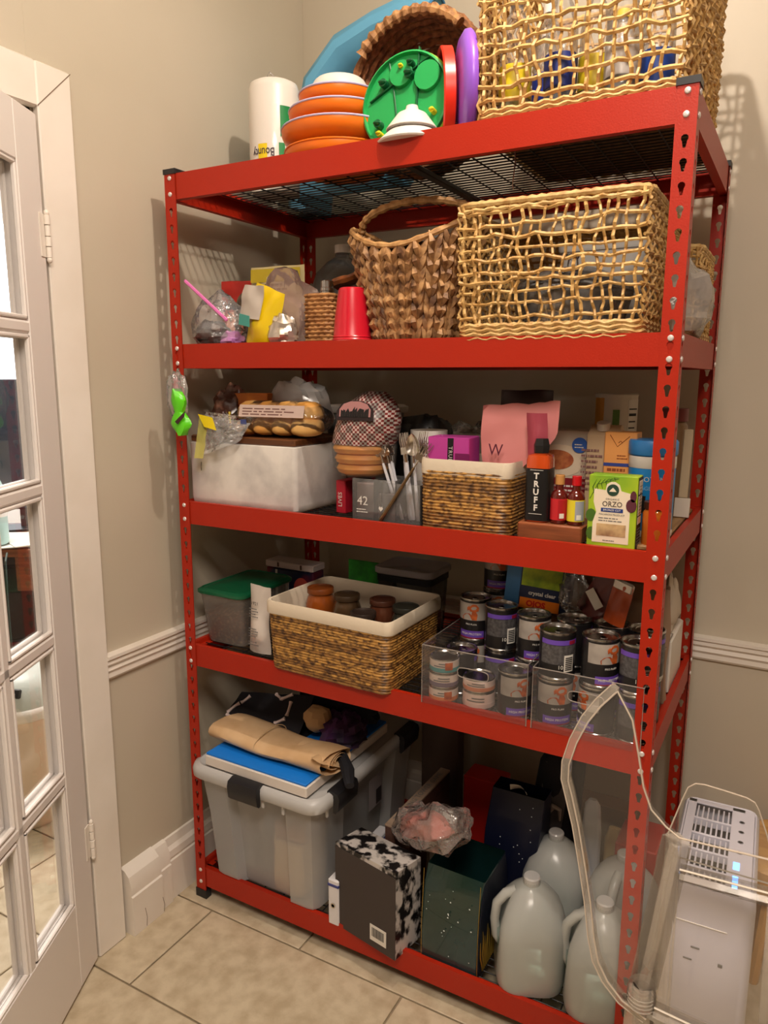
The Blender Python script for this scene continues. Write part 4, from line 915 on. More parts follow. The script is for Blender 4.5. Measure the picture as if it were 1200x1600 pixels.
# orzo box
t = thing('pasta_box', 'green orzo pasta box standing at the shelf front', 'box', (1.112, .052, z), .0)
wz, dz_, hz = .093, .046, .146
GRN = mat('orzo_green', (120, 168, 40), .45, col2=(186, 206, 40), scale=9, lo=.35, hi=.65)
M().box(wz, dz_, hz, c=.0012).out('carton', GRN, t); F_ = -dz_/2-.0002
pl = [(-.036, -.060), (.034, -.060), (.034, .040), (.016, .044), (.012, .056), (.004, .061), (-.004, .061), (-.012, .056), (-.014, .044), (-.036, .046), (-.036, .02), (-.030, .0), (-.036, -.02)]
CRM = mat('label_cream', (236, 222, 198), .5); patch(0, 0, CRM, t, (0, F_, .073), 'cream_label', poly=pl, th=.0005)
LG = mat('logo_green', (34, 66, 50), .5); patch(0, 0, LG, t, (0, F_-.0006, .118), 'round_emblem', poly=disc_poly(.0115, .0115)); patch(0, 0, CRM, t, (0, F_-.0013, .118), 'emblem_leaf', poly=[(-.007, -.003), (.007, -.003), (.004, .001), (0, .005), (-.004, .001)])
text('ORGANIC', .0052, GREYINK, t, (0, F_-.0008, .100), sp=1.15); text('ORZO', .0145, mat('brown_grey_ink', (96, 84, 76), .5), t, (0, F_-.0008, .090), sx=.92, bold=.0002)
NAVY = mat('ribbon_blue', (30, 58, 130), .5); patch(.042, .0075, NAVY, t, (0, F_-.0006, .0785), 'ribbon'); text('BRONZE CUT', .0052, WHITE, t, (0, F_-.0016, .0785), sp=1.05); text('MACARONI PRODUCT', .0048, GREYINK, t, (0, F_-.0008, .0695)); lines(t, .05, 2, .005, (0, F_-.0005, .061), GREYINK)
patch(.056, .024, mat('orzo_window', (206, 176, 128), .5, col2=(128, 92, 66), scale=30, lo=.4, hi=.7), t, (0, F_-.0006, .039), 'window'); lines(t, .03, 1, .004, (0, F_-.0008, .017), GREYINK)
DG = mat('leaf_green', (66, 104, 30), .5); b = M()
b.tube([(-.044, F_, .098), (-.030, F_, .128), (.010, F_, .141)], .0007, 4)
for q in range(6): x = -.036+q*.008; b.tube([(x, F_, .108+q*.0055), (x-.003, F_, .122+q*.004), (x+.004, F_, .137+q*.001)], [.0004, .0011, .0003], 4)
for (x, zz) in ((-.040, .066), (-.038, .030)): b.prism([(x+.010*math.cos(a_*PI/6), zz+.013*math.sin(a_*PI/6)) for a_ in range(12)], F_-.0004, F_)
b.out('leaf_print', DG, t); b = M(); b.prism([(.036+.010*math.cos(a_*PI/7), .090+.013*math.sin(a_*PI/7)) for a_ in range(14)], F_-.0014, F_-.0008).prism([(.039+.006*math.cos(a_*PI/7), .108+.011*math.sin(a_*PI/7)) for a_ in range(14)], F_-.0014, F_-.0008); b.out('olive_print', mat('olive_purple', (92, 44, 56), .4), t)
q = M().box(.0006, dz_-.006, hz-.004, (wz/2+.0004, 0, .002), c=.0001).out('black_side', BLACK, t)
M().box(.0006, dz_-.014, .026, (wz/2+.001, 0, .112), c=.0001).box(.0006, dz_-.014, .038, (wz/2+.001, 0, .070), c=.0001).box(.0006, dz_-.014, .014, (wz/2+.001, 0, .053), c=.0001).out('facts_panel', CRM, t)
b = M()
for i in range(6): b.box(.0006, dz_-.016, .0018, (wz/2+.0012, 0, .012+i*.006), c=.0001)
for i in range(9): b.box(.0006, dz_-.020, .0010, (wz/2+.0016, 0, .074+i*.0066), c=.0001)
b.out('print_rows', GREYINK, t)

# ================================================================ fourth shelf
z = Z4
t = thing('treat_tub', 'clear tapered tub of kibble with green lid', 'container', (.080, .165, z), 0)
TUBW = film('cloudy_tub', op=.30, edge=.25, rough=.2, body=(206, 200, 192))
M().loft([[(x, y, zz) for x, y in rrect(w_, d_, .018)] for w_, d_, zz in ((.125, .19, 0), (.130, .195, .006), (.150, .225, .135), (.156, .232, .140))], cap1=False).out('tub_body', TUBW, t)
M().loft([[(x, y, zz+.004*nz(x, y, zz, 60)) for x, y in rrect(w_, d_, .012)] for w_, d_, zz in ((.118, .18, .004), (.124, .19, .05), (.126, .195, .082), (.09, .14, .092))]).out('kibble_mass', mat('kibble', (126, 88, 62), .7, col2=(74, 46, 32), scale=90, bump=.8, bscale=120, kind='voronoi', lo=.1, hi=.5), t)
M().loft([[(x, y, zz) for x, y in rrect(w_, d_, .022)] for w_, d_, zz in ((.160, .236, .140), (.166, .242, .143), (.166, .242, .150), (.150, .226, .156), (.145, .22, .153), (.12, .19, .158))]).out('green_lid', mat('lid_green', (16, 96, 62), .35), t)
t = thing('coffee_bag', 'white paper coffee bag with small dark printing', 'bag', (.205, .066, z), .0, ry=.03)
pouch(.072, .185, .052, 31, .005, bulge=.25, pinch=.12).out('bag_body', mat('white_kraft', (218, 208, 198), .6, bump=.3, bscale=30), t)
text('1921', .012, BLACK, t, (0, -.0235, .142), (PI/2-.12, 0, 0)); lines(t, .032, 4, .007, (0, -.0245, .126), GREYINK, rot=(-.1, 0, 0)); lines(t, .032, 4, .007, (0, -.028, .072), GREYINK, seed=3); lines(t, .036, 2, .007, (0, -.0275, .035), GREYINK, seed=4)
t = thing('frozen_pack', 'dark blue and red box with white header card', 'package', (.095, .38, z), .0)
M().box(.175, .06, .150, c=.004).out('box_body', mat('navy_pack', (28, 34, 62), .3, col2=(120, 30, 44), scale=9, lo=.5, hi=.62), t); M().box(.178, .064, .020, (0, 0, .1505), c=.002).out('header_card', mat('header_white', (210, 196, 194), .5), t)
b = M(); [b.box(.006, .068, .014, (x, 0, .154), c=.001) for x in (-.04, .045)]; b.out('clip', mat('clip_brown', (90, 60, 50), .5), t)
patch(.012, .07, mat('white_stroke', (190, 196, 206), .5), t, (-.008, -.0305, .085), 'white_stroke'); patch(0, 0, mat('rose_spot', (196, 80, 70), .5), t, (.045, -.0305, .095), 'rose_spot', poly=disc_poly(.028, .034)); patch(.008, .14, WHITE, t, (-.048, -.0308, .075), 'white_strip')
t = lined_basket('lined_basket', 'large rope basket with cream liner full of jars', (.470, .118, z), .350, .255, .180, .034, -.03, .0070, ROPE1, ROPE2, flare=.05)
def jar(loc, label, c, r=.038, h=.15, grp_='jars in the large lined basket'):
    q = thing('jar', label, 'jar', loc, 0, grp_)
    M().lathe([(r-.004, 0), (r, .004), (r, h*.72), (r*.86, h*.82), (r*.80, h*.86), (r*.80, h*.88)], 26).out('jar_body', mat('jar_'+label.split()[0], c, .18, coat=.6, col2=tuple(int(v*.6) for v in c), scale=10), q)
    M().lathe([(r*.86, h*.885), (r*.88, h*.89), (r*.88, h*.96), (r*.86, h*.97), (r*.74, h*.975), (r*.72, h*.96), (.001, h*.96)], 26).out('screw_lid', mat('jarlid_'+label.split()[0], tuple(int(v*.8) for v in c), .35), q)
jar((.355, .135, z+.025), 'amber jar of orange preserve at left in lined basket', (150, 74, 24), .040, .165)
jar((.440, .130, z+.025), 'olive-brown jar beside the amber jar', (74, 54, 34), .038, .160)
jar((.525, .165, z+.018), 'russet lidded jar at back of lined basket', (96, 52, 34), .038, .158)
jar((.515, .085, z+.012), 'clear-topped jar nearest the liner corner', (70, 56, 48), .037, .150)
jar((.600, .150, z+.015), 'grey-green lidded jar at right end of lined basket', (54, 54, 46), .038, .158)
t = thing('green_card', 'bright green card standing behind the lined basket', 'card', (.335, .40, z+.0), 0); M().box(.115, .004, .195, c=.001).out('card_sheet', mat('leaf_card', (40, 160, 40), .6, col2=(24, 120, 34), scale=30), t); M().box(.11, .05, .01, (0, .02, 0)).out('card_foot', mat('leaf_card', (40, 160, 40)), t)
t = thing('food_container', 'clear food container with white-rimmed lid', 'container', (.500, .385, z), 0)
M().loft([[(x, y, zz) for x, y in rrect(w_, w_*.8, .02)] for w_, zz in ((.15, 0), (.17, .19))], cap1=False).out('tub', film('dark_clear_tub', tint=(200, 200, 200), op=.15, edge=.5, body=(90, 90, 90)), t); M().loft([[(x, y, zz) for x, y in rrect(w_, w_*.8, .024)] for w_, zz in ((.178, .190), (.184, .193), (.184, .206), (.178, .209), (.170, .207))]).out('lid', film('lid_clear', op=.7, edge=.5, body=(200, 196, 204)), t); M().loft([[(x, y, zz) for x, y in rrect(w_, w_*.8, .02)] for w_, zz in ((.172, .170), (.172, .186))]).out('dark_gasket', PLBLK, t)

# dog food cans
CANB = mat('can_black', (26, 24, 26), .32); CANV = mat('can_violet', (104, 72, 176), .35); CANG = mat('can_picture', (176, 168, 160), .4, col2=(126, 120, 114), scale=14); DOG = mat('dog_rust', (206, 104, 48), .5, col2=(160, 70, 30), scale=60); CANP = mat('can_print_grey', (92, 90, 92), .45, col2=(62, 60, 62), scale=160)
def can_base(label, h=.104, r=.0375):
    q = thing('dog_food_can', label, 'can', (0, 0, 0), 0, 'dark dog food cans on the fourth shelf')
    M().lathe([(r-.002, 0), (r+.0006, .001), (r+.0006, .004), (r-.001, .006), (r-.001, h-.006), (r+.0008, h-.004), (r+.0008, h-.001), (r-.001, h), (r-.003, h-.001), (r-.0035, h-.005), (r*.6, h-.004), (r*.58, h-.005), (.001, h-.005)], 30).out('tin_body', TIN, q)
    M().lathe([(r-.0008, .0065), (r, .007), (r, h-.007), (r-.0008, h-.0065)], 30, cap0=False, cap1=False).out('black_label', CANB, q)
    M().lathe([(.008, 0), (.008, .0012), (.005, .0012), (.005, 0)], 12, loc=(0, -.008, h-.005)).out('ring_pull', TIN, q)
    return q
def wraptext(s_, sz, m_, q, r, zz, ang=0, rotm=None, sx=1):
    o = text(s_, sz, m_, q, (0, 0, 0), wrap=r, sx=sx); o.matrix_local = Matrix.Rotation(ang, 4, 'Z') @ T((0, -r, zz), rx=PI/2); return o
def can_front():
    q = can_base('dark dog food can showing the dog picture'); r = .0376
    arcband(r, .052, .094, -75, 60, CANG, q, 'picture_panel', 12); arcband(r+.0002, .010, .026, -48, 48, CANV, q, 'violet_band', 10); arcband(r+.0002, .007, .010, -48, 48, mat('can_red', (150, 30, 60), .4), q, 'red_edge')
    wraptext('HIGH PROTEIN', .0076, WHITE, q, r+.0007, .018); wraptext('PRO PLAN', .0058, WHITE, q, r+.0005, .042)
    # sitting red-brown dog, as printed
    b = M(); r1 = r+.0011
    for P_ in ([(-.022, .053), (-.023, .060), (-.016, .067), (-.004, .069), (.004, .062), (.004, .053)], [(.002, .053), (.001, .066), (.002, .074), (.010, .076), (.015, .066), (.013, .053)], [(-.002, .074), (-.006, .080), (-.002, .088), (.004, .092), (.012, .091), (.018, .084), (.017, .076), (.010, .073)], [(-.009, .075), (-.010, .083), (-.005, .088), (-.003, .080)]):
        n_ = len(P_); b.add([(q_*math.sin(x/r), -q_*math.cos(x/r), zz) for q_ in (r+.0004, r1) for x, zz in P_], [tuple(range(n_, 2*n_))]+[(i, (i+1) % n_, n_+(i+1) % n_, n_+i) for i in range(n_)]); r1 += .0002
    b.out('dog_print', DOG, q); return q
def can_back():
    q = can_base('dark dog food can turned to its printed back'); r = .0376
    arcband(r, .078, .088, -60, 70, CANV, q, 'violet_band', 12); arcband(r, .036, .077, -60, 70, CANP, q, 'print_panel', 12); p = arcband(r+.0003, .020, .056, 18, 52, WHITE, q, 'barcode_sticker', 6)
    for i in range(7): arcband(r+.0009, .024+i*.0042, .0262+i*.0042, 22, 48, BLACK, p, 'bar', 4)
    arcband(r+.0003, .079, .087, 34, 60, mat('can_red', (150, 30, 60), .4), q, 'red_mark', 4); wraptext('10', .012, WHITE, q, r+.0008, .030, .12); return q
cf, cb = can_front(), can_back(); done = {'f': 0, 'b': 0}
hc = .1045
CANS = [('f', 1.010, .050, 0, .50, 'bottom dog-picture can at left front of right clear bin'), ('b', 1.012, .050, 1, .35, 'back-turned can stacked at left front of right clear bin'),
 ('f', 1.098, .055, 0, -.7, 'lower dog-picture can beside bin handle cutout'), ('f', 1.100, .055, 1, .85, 'raised dog-picture can in middle of right clear bin'),
 ('b', 1.176, .055, 0, .2, 'bottom back-turned can next to front right post'), ('b', 1.176, .056, 1, .05, 'upper back-turned can next to front right post'),
 ('f', 1.020, .135, 0, .2, 'can under the plain can behind the left front can'), ('b', 1.024, .135, 1, 2.6, 'plain dark can behind the left front can of right bin'), ('f', 1.102, .138, 0, .2, 'can under the plain can behind the raised dog-picture can'), ('b', 1.104, .140, 1, 2.5, 'plain dark can behind the raised dog-picture can'), ('b', 1.172, .140, 0, .2, 'can under the plain can behind the post-side can'), ('b', 1.174, .142, 1, 2.0, 'plain dark can behind the post-side can'),
 ('f', .924, .045, 0, .70, 'dog-picture can at right end of left clear bin'), ('f', .934, .124, 0, .4, 'can under the dog-picture can of the second row'), ('f', .936, .124, 1, .62, 'dog-picture can in second row beside tall grey can'),
 ('b', .850, .150, 0, .3, 'half-hidden back-turned can under the tall grey can'), ('b', .850, .150, 1, .42, 'back-turned can with barcode in second row of left bin'),
 ('f', .772, .185, 0, .2, 'can under the leftmost second-row dog-picture can'), ('f', .772, .185, 1, .1, 'dog-picture can at left of second row in left bin'), ('b', .770, .105, 0, 2.4, 'lidded dark can low behind the pale cans'),
 ('f', .795, .275, 0, .2, 'bottom can of the tall rear stack'), ('f', .795, .275, 1, .2, 'middle can of the tall rear stack'), ('f', .796, .275, 2, .35, 'topmost can of the tall rear stack')]
for kd, x, y, lv, rz_, lab in CANS:
    src = cf if kd == 'f' else cb; o = dup(src, (0, 0, 0)) if done[kd] else src; done[kd] = 1
    o.location = (x, y, z+.003+lv*hc); o.rotation_euler = (0, 0, rz_)
    o['label'] = lab or ('dark can hidden low in the %s clear bin, row %s' % ('right' if x > .97 else 'left', 'behind' if y < .2 else 'at the rear'))
def short_can(loc, label, r, h, c1, c2, rz_, dogp=0):
    q = thing('dog_food_can', label, 'can', loc, rz_, 'pale short cans in the left clear bin')
    M().lathe([(r-.002, 0), (r, .001), (r, .003), (r-.001, .004), (r-.001, h-.004), (r, h-.003), (r, h-.001), (r-.002, h), (r-.004, h-.003), (.001, h-.003)], 30).out('tin_body', TIN, q)
    M().lathe([(r-.0008, .004), (r, .0045), (r, h-.0045), (r-.0008, h-.004)], 30, cap0=False, cap1=False).out('label', mat('pale_'+c1[0], c1[1], .45), q)
    M().lathe([(r+.0001, h*.12), (r+.0004, h*.13), (r+.0004, h*.40), (r+.0001, h*.41)], 30, cap0=False, cap1=False).out('colour_band', mat('band_'+c2[0], c2[1], .45), q)
    for i in range(2): arcband(r+.0005, h*(.5+.17*i), h*(.56+.17*i), -35+i*20, 30, GREYINK, q, 'print_line', 5)
    if dogp: arcband(r+.0006, h*.3, h*.8, 10, 40, DOG, q, 'dog_print', 5)
W1 = ('cream', (222, 204, 192))
short_can((.756, .040, z+.003), 'bottom short pale can with orange band', .0335, .034, W1, ('orange', (214, 124, 70)), .3, 1)
short_can((.756, .040, z+.0375), 'middle short pale can with grey mauve band', .0335, .034, W1, ('mauve', (120, 104, 120)), .3)
short_can((.757, .040, z+.072), 'top short pale can with teal band', .0335, .034, W1, ('teal', (84, 148, 150)), .3, 1)
short_can((.840, .046, z+.003), 'lower wide pale can with rose label', .036, .040, ('rose', (226, 200, 190)), ('rosy', (222, 196, 186)), .2)
short_can((.840, .046, z+.0435), 'upper wide pale can with salmon band', .036, .030, ('rose', (226, 200, 190)), ('salmon', (206, 132, 100)), .2)

def clear_bin(loc, w, d, h, label):
    t_ = thing('clear_bin', label, 'bin', loc, 0, 'clear plastic bins holding cans'); AC = film('bin_acrylic', op=.03, edge=.22, rough=.06, body=(226, 222, 226)); th = .0025
    # front wall with rounded handle cutout
    hw, hh, hz_ = .036, .0115, h*.66; n = 24
    hole = []; 
    for i in range(n):
        a_ = 2*PI*i/n; c_, s_ = math.cos(a_), math.sin(a_); hole.append((hw*(abs(c_)**.5)*(1 if c_ > 0 else -1), hz_+hh*(abs(s_)**.5)*(1 if s_ > 0 else -1)))
    rim = []
    for x, zz in hole:
        dx, dz = x, zz-hz_; t1 = (w/2)/abs(dx) if abs(dx) > 1e-6 else 1e9; t2 = ((h-hz_) if dz > 0 else hz_)/abs(dz) if abs(dz) > 1e-6 else 1e9; k = min(t1, t2); rim.append((dx*k, hz_+dz*k))
    for cx_, cz_ in ((-w/2, 0), (w/2, 0), (w/2, h), (-w/2, h)):
        k = min(range(n), key=lambda q: (rim[q][0]-cx_)**2+(rim[q][1]-cz_)**2); rim[k] = (cx_, cz_)
    vs = [(x, y_, zz) for y_ in (0, th) for x, zz in hole+rim]; fs = []
    for i in range(n):
        j = (i+1) % n; fs += [(i, j, n+j, n+i), (2*n+i, 2*n+j, 3*n+j, 3*n+i), (i, j, 2*n+j, 2*n+i), (n+i, n+j, 3*n+j, 3*n+i)]
    M().add(vs, fs).out('front_wall', AC, t_)
    M().box(th, d, h, (-w/2+th/2, d/2, 0), c=.0005).out('side_wall', AC, t_); M().box(th, d, h, (w/2-th/2, d/2, 0), c=.0005).out('side_wall', AC, t_); M().box(w, th, h, (0, d, 0), c=.0005).out('rear_wall', AC, t_); M().box(w-.006, d-.006, .0022, (0, d/2, 0), c=.0004).out('bin_floor', AC, t_)
    ED = film('bin_edge', op=.45, edge=.9, rough=.1, body=(200, 188, 180)); b = M(); b.tube([(x, -.0008, zz) for x, zz in hole], .0012, 5, closed=True); b.tube([(-w/2, 0, 0), (-w/2, 0, h), (w/2, 0, h), (w/2, 0, 0)], .0013, 5); b.tube([(-w/2, 0, h), (-w/2, d, h), (w/2, d, h), (w/2, 0, h)], .0012, 5); b.out('polished_edge', ED, t_)
clear_bin((.843, .000, z), .246, .36, .137, 'left clear plastic bin of dog food cans')
clear_bin((1.088, .000, z), .222, .36, .135, 'right clear plastic bin of dog food cans')

# box, packets and bags behind the bins
t = thing('tray_bag_box', 'blue box with lime picture and orange band', 'box', (.910, .225, z+.190), .12, ry=.08)
NB = mat('box_navy', (26, 40, 74), .42)
M().box(.150, .05, .122, c=.002).out('carton', NB, t); patch(.034, .12, mat('box_blue', (52, 104, 150), .42), t, (-.058, -.0255, .061), 'blue_panel'); patch(.092, .060, mat('lime_panel', (178, 196, 40), .45, col2=(120, 150, 30), scale=30), t, (.008, -.0256, .088), 'lime_picture')
patch(.092, .026, mat('orange_panel', (240, 130, 30), .42), t, (.008, -.0256, .016), 'orange_band'); text('OJOS', .019, mat('red_ink', (206, 40, 24), .45), t, (.0, -.0264, .016), bold=.001); text('crystal clear', .013, WHITE, t, (.012, -.0256, .042), bold=.0004)
t = thing('cardboard_box', 'brown cardboard box filling the back of fourth shelf', 'box', (1.01, .42, z), 0); M().box(.30, .20, .290, c=.003).out('carton', mat('brown_cardboard', (128, 88, 58), .8), t)
t = thing('cardboard_box', 'low brown carton carrying the blue box', 'box', (.905, .262, z), 0); M().box(.11, .06, .184, c=.002).out('carton', mat('brown_cardboard', (128, 88, 58)), t)
t = thing('sack', 'crumpled brown paper sack beside front right post', 'bag', (1.138, .262, z), 0); pouch(.13, .272, .07, 61, .012).out('sack_body', mat('brown_paper', (150, 120, 96), .75, bump=.4, bscale=20), t, ang=40); text('Estate', .022, mat('sack_ink', (110, 84, 66), .6), t, (.0, -.038, .175), (PI/2-.08, 0, 0)); lines(t, .08, 2, .012, (0, -.040, .155), mat('sack_ink', (110, 84, 66), .6))
t = thing('treat_packet', 'burnt orange packet with silver end on the cans', 'packet', (1.108, .125, z+.2135), -.35, ry=.22); pouch(.050, .095, .018, 71, .003).out('packet_body', mat('burnt_orange', (176, 74, 30), .3), t); M().box(.046, .010, .022, (0, 0, .078), c=.003).out('silver_end', mat('silver_strip', (220, 212, 204), .25, metal=.5), t)
t = thing('treat_packet', 'dark red packet tilted behind the orange packet', 'packet', (1.040, .165, z+.2135), -.3, ry=.55); pouch(.062, .115, .02, 72, .004).out('packet_body', mat('oxblood_packet', (100, 32, 28), .3), t); patch(.045, .022, WHITE, t, (0, -.013, .05), 'white_label', rot=(-.05, .4, 0))
t = thing('treat_packet', 'tall grey packet standing behind the cans', 'packet', (1.075, .215, z+.0), -.1); pouch(.075, .285, .03, 73, .004).out('packet_body', mat('taupe_packet', (128, 112, 100), .35), t)
t = thing('plastic_bag', 'clear bag draped over cans left of the packets', 'plastic bag', (1.010, .172, z+.2135), 0); crumple_bag(.034, .030, .058, 77, .25).out('film', film('grey_bag2', op=.15, edge=.7, body=(150, 140, 134), bump=.6), t, ang=22)
t = thing('white_crate', 'white plastic box at right end of fourth shelf', 'box', (1.180, .415, z), 0); M().box(.045, .19, .13, c=.004).out('crate', WPL, t)
t = thing('plastic_bag', 'white crumpled bag above the white box', 'plastic bag', (1.178, .41, z+.1305), 0); crumple_bag(.022, .07, .085, 79, .25).out('film', mat('white_bag', (196, 182, 166), .5, bump=.4), t, ang=22)
t = thing('blue_item', 'dark navy pouch in shadow right of the lined basket', 'pouch', (.715, .36, z), 0); pouch(.09, .10, .06, 80, .005).out('pouch_body', mat('navy_cloth', (22, 26, 58), .6), t); t.name = 'fabric_pouch'

# ================================================================ bottom shelf
z = Z5
BINP = film('frosted_bin', op=.46, edge=.2, rough=.3, body=(216, 218, 220), bodyrough=.35)
t = thing('storage_tote', 'large frosted storage tote with black latches', 'storage bin', (.243, .262, z), 0)
def tote_loop(w_, d_, zz, rib):
    """rectangle whose short front and long sides carry recessed panels between corner columns"""
    P = []; hw, hd = w_/2, d_/2
    def edge(a, b_, prof):
        nx, ny = (b_[1]-a[1]), -(b_[0]-a[0]); L_ = math.hypot(nx, ny); nx /= L_; ny /= L_
        for s_, o_ in prof: P.append((a[0]+(b_[0]-a[0])*s_-nx*o_*rib, a[1]+(b_[1]-a[1])*s_-ny*o_*rib, zz))
    pr = [(.04, .15), (.09, 0), (.24, 0), (.28, 1), (.72, 1), (.76, 0), (.91, 0), (.96, .15)]
    edge((-hw, -hd), (hw, -hd), pr); edge((hw, -hd), (hw, hd), pr); edge((hw, hd), (-hw, hd), pr); edge((-hw, hd), (-hw, -hd), pr); return P
M().loft([tote_loop(w_, d_, zz, rb) for w_, d_, zz, rb in ((.335, .500, .002, .020), (.352, .515, .012, .024), (.372, .545, .20, .024), (.392, .575, .322, .022), (.400, .585, .330, .004))], cap1=False).out('tote_body', BINP, t, ang=25)
b = M(); LP = lambda w_, d_, zz, r_=.045: [(x, y, zz) for x, y in rrect(w_, d_, r_, 6)]
b.loft([LP(.428, .606, .318), LP(.436, .614, .322), LP(.438, .616, .340), LP(.430, .608, .352), LP(.410, .588, .356), LP(.400, .578, .350), LP(.392, .570, .350)]); b.out('tote_lid', film('frosted_lid', op=.75, edge=.2, rough=.3, body=(212, 212, 212)), t, ang=50)
def latch(nm_, T_):
    b = M(); b.v = []; L = []
    for q in (-.048, .048): L.append([(q, y_, z_) for y_, z_ in ((0, -.042), (-.006, -.044), (-.014, -.036), (-.018, -.004), (-.014, .010), (.004, .016), (.018, .014), (.018, .009), (0, .006))])
    b.loft(L, t=T_); return b.out('latch', PLBLK, t, ang=40)
latch('', T((-.010, -.307, .344))); latch('', T((.218, -.190, .344), rz=PI/2)); latch('', T((.218, .17, .344), rz=PI/2))
b = M()
for x in (-.055, .035, .10): b.box(.008, .006, .030, (x, -.292, .290), c=.001)
for y in (-.245, -.135): b.box(.006, .008, .03, (.204, y, .29), c=.001)
b.out('latch_lug', film('frosted_lid'), t)
patch(.075, .095, film('pale_sticker', op=.8, edge=.2, body=(150, 140, 140)), t, (.1955, .02, .225), 'sticker', rot=(0, 0, PI/2)); patch(.03, .045, mat('dark_print2', (50, 44, 44), .5), t, (.1965, .035, .205), 'printed_square', rot=(0, 0, PI/2))
q = thing('stored_cloth', 'cream folded cloth seen dimly inside frosted tote', 'cloth', (.30, .10, z+.008)); b = M(); b.loft([[(x+.006*nz(x*20, y*20, zz*20), y, zz) for x, y in rrect(.10, .14, .02)] for zz in (0, .05, .11, .15)]).out('cloth', mat('cream_cloth', (228, 200, 160), .8), q); M().box(.10, .13, .05, (.005, 0, .151), c=.01).out('cloth_fold', mat('rust_cloth', (170, 120, 84), .8), q)
ZL = z+.356
t = thing('art_canvas', 'flat white-sided box with bright blue top on the tote', 'box', (.250, .178, ZL), -.01)
M().box(.338, .415, .030, c=.003).out('white_sides', mat('canvas_white', (222, 214, 206), .6), t); M().box(.332, .409, .006, (0, 0, .0302), c=.001).out('blue_top', mat('sky_blue', (14, 124, 226), .5), t)
ZB = ZL+.0365
t = thing('kraft_paper_roll', 'flattened roll of kraft paper tied with string', 'paper roll', (.255, .078, ZB), -.05)
b = M(); L = []
for k in range(15):
    u = k/14; ry_ = .064+.006*math.sin(u*5); rz_ = .026+.004*math.sin(u*7+1); L.append([(-.195+.385*u+(.012*math.sin(3*PI*i/18) if k in (0, 14) else 0), ry_*math.cos(2*PI*i/18)+.003*nz(u*4, i, 1), rz_+rz_*math.sin(2*PI*i/18)*(1-.2*math.cos(2*PI*i/18))+.003*nz(u*5, i*.6, 3)) for i in range(18)])
b.loft(L, cap0=False, cap1=False); KR = mat('kraft_paper', (222, 188, 146), .75, col2=(206, 168, 124), scale=12, bump=.3, bscale=30)
b.out('outer_sheet', KR, t, ang=45)
b = M(); pts = [[(.165+.03*s_, (.012+.036*(1-i/26))*math.cos(i*.62), .030+(.008+.016*(1-i/26))*math.sin(i*.62)) for i in range(27)] for s_ in (-3, 1)]
b.add([p for l in pts for p in l], [(i, i+1, 28+i, 27+i) for i in range(26)]); b.out('rolled_layers', KR, t)
M().grid(lambda u, v: (.150+.040*u+.01*v, -.060+.07*v-.012*math.sin(PI*u), .052-.040*v*u+.008*math.sin(u*4)), 6, 8).out('curled_edge', KR, t)
M().tube([(-.035+.002*math.cos(i), .067*math.cos(2*PI*i/20), .028+.031*math.sin(2*PI*i/20)) for i in range(20)], .0014, 5, closed=True).out('string', mat('jute_string', (200, 170, 130), .8), t)
# skeleton costume behind
t = thing('skeleton_costume', 'black cloth printed with white bone outline', 'costume', (0, 0, ZB), 0)
BLK2 = mat('black_cloth', (22, 22, 30), .85)
def surf(u, v, o=0): return (.0+.27*u, .125+.10*v, .004+o+.105*v*(.55+.45*u)+.006*nz(u*3, v*3, 0))
b = M(); b.grid(lambda u, v: surf(u, v), 16, 10); b.grid(lambda u, v: (.27*u, .125+.13*v, .0005), 4, 4); b.grid(lambda u, v: (surf(u, 1)[0], .225+.03*v, surf(u, 1)[2]*(1-v)), 16, 2)
b.out('cloth_heap', BLK2, t)
BN = mat('bone_white', (236, 218, 216), .7)
for (u0, v0, u1, v1) in ((.01, .30, .09, .60), (.10, .63, .17, .85), (.02, .24, .16, .14), (.18, .13, .30, .10), (.32, .09, .44, .09), (.46, .09, .58, .12), (.50, .97, .60, .84), (.60, .84, .72, .98), (.74, .80, .76, .50), (.66, .28, .76, .42)):
    M().tube([surf(u0+(u1-u0)*k/5, v0+(v1-v0)*k/5, .003) for k in range(6)], [.0062, .0044, .0040, .0040, .0044, .0062], 6).out('printed_bone', BN, t)
t = thing('cloth_ball', 'pale tan crumpled cloth ball with faceted face', 'cloth', (.300, .196, ZB+.02), 0); b = crumple_bag(.042, .036, .040, 91, .12, 12, 8, flatten=.9); b.out('ball_skin', mat('tan_cloth', (204, 168, 124), .75), t, ang=20)
t = thing('purple_costume', 'dark purple crumpled costume draped on the blue box', 'costume', (.375, .215, ZB), .2); b = crumple_bag(.062, .080, .050, 93, .3, freq=2.2); b.out('cloth_heap', mat('deep_purple', (74, 28, 84), .7, col2=(28, 18, 40), scale=16, bump=.5), t, ang=30); M().tube([(.03, -.11, .03), (.07, -.16, .01), (.09, -.20, -.01)], [.014, .018, .012], 8).out('dark_strap', BLK2, t); M().box(.04, .014, .02, t=T((-.045, -.095, .012), rz=-.3), c=.004).out('blue_foil', mat('pale_blue_foil', (130, 180, 210), .25, metal=.5), t)
t = thing('black_cloth_heap', 'black cloth heap at the back of the tote lid', 'cloth', (.30, .33, ZB), 0); crumple_bag(.12, .07, .075, 94, .25).out('cloth_heap', BLK2, t, ang=30)
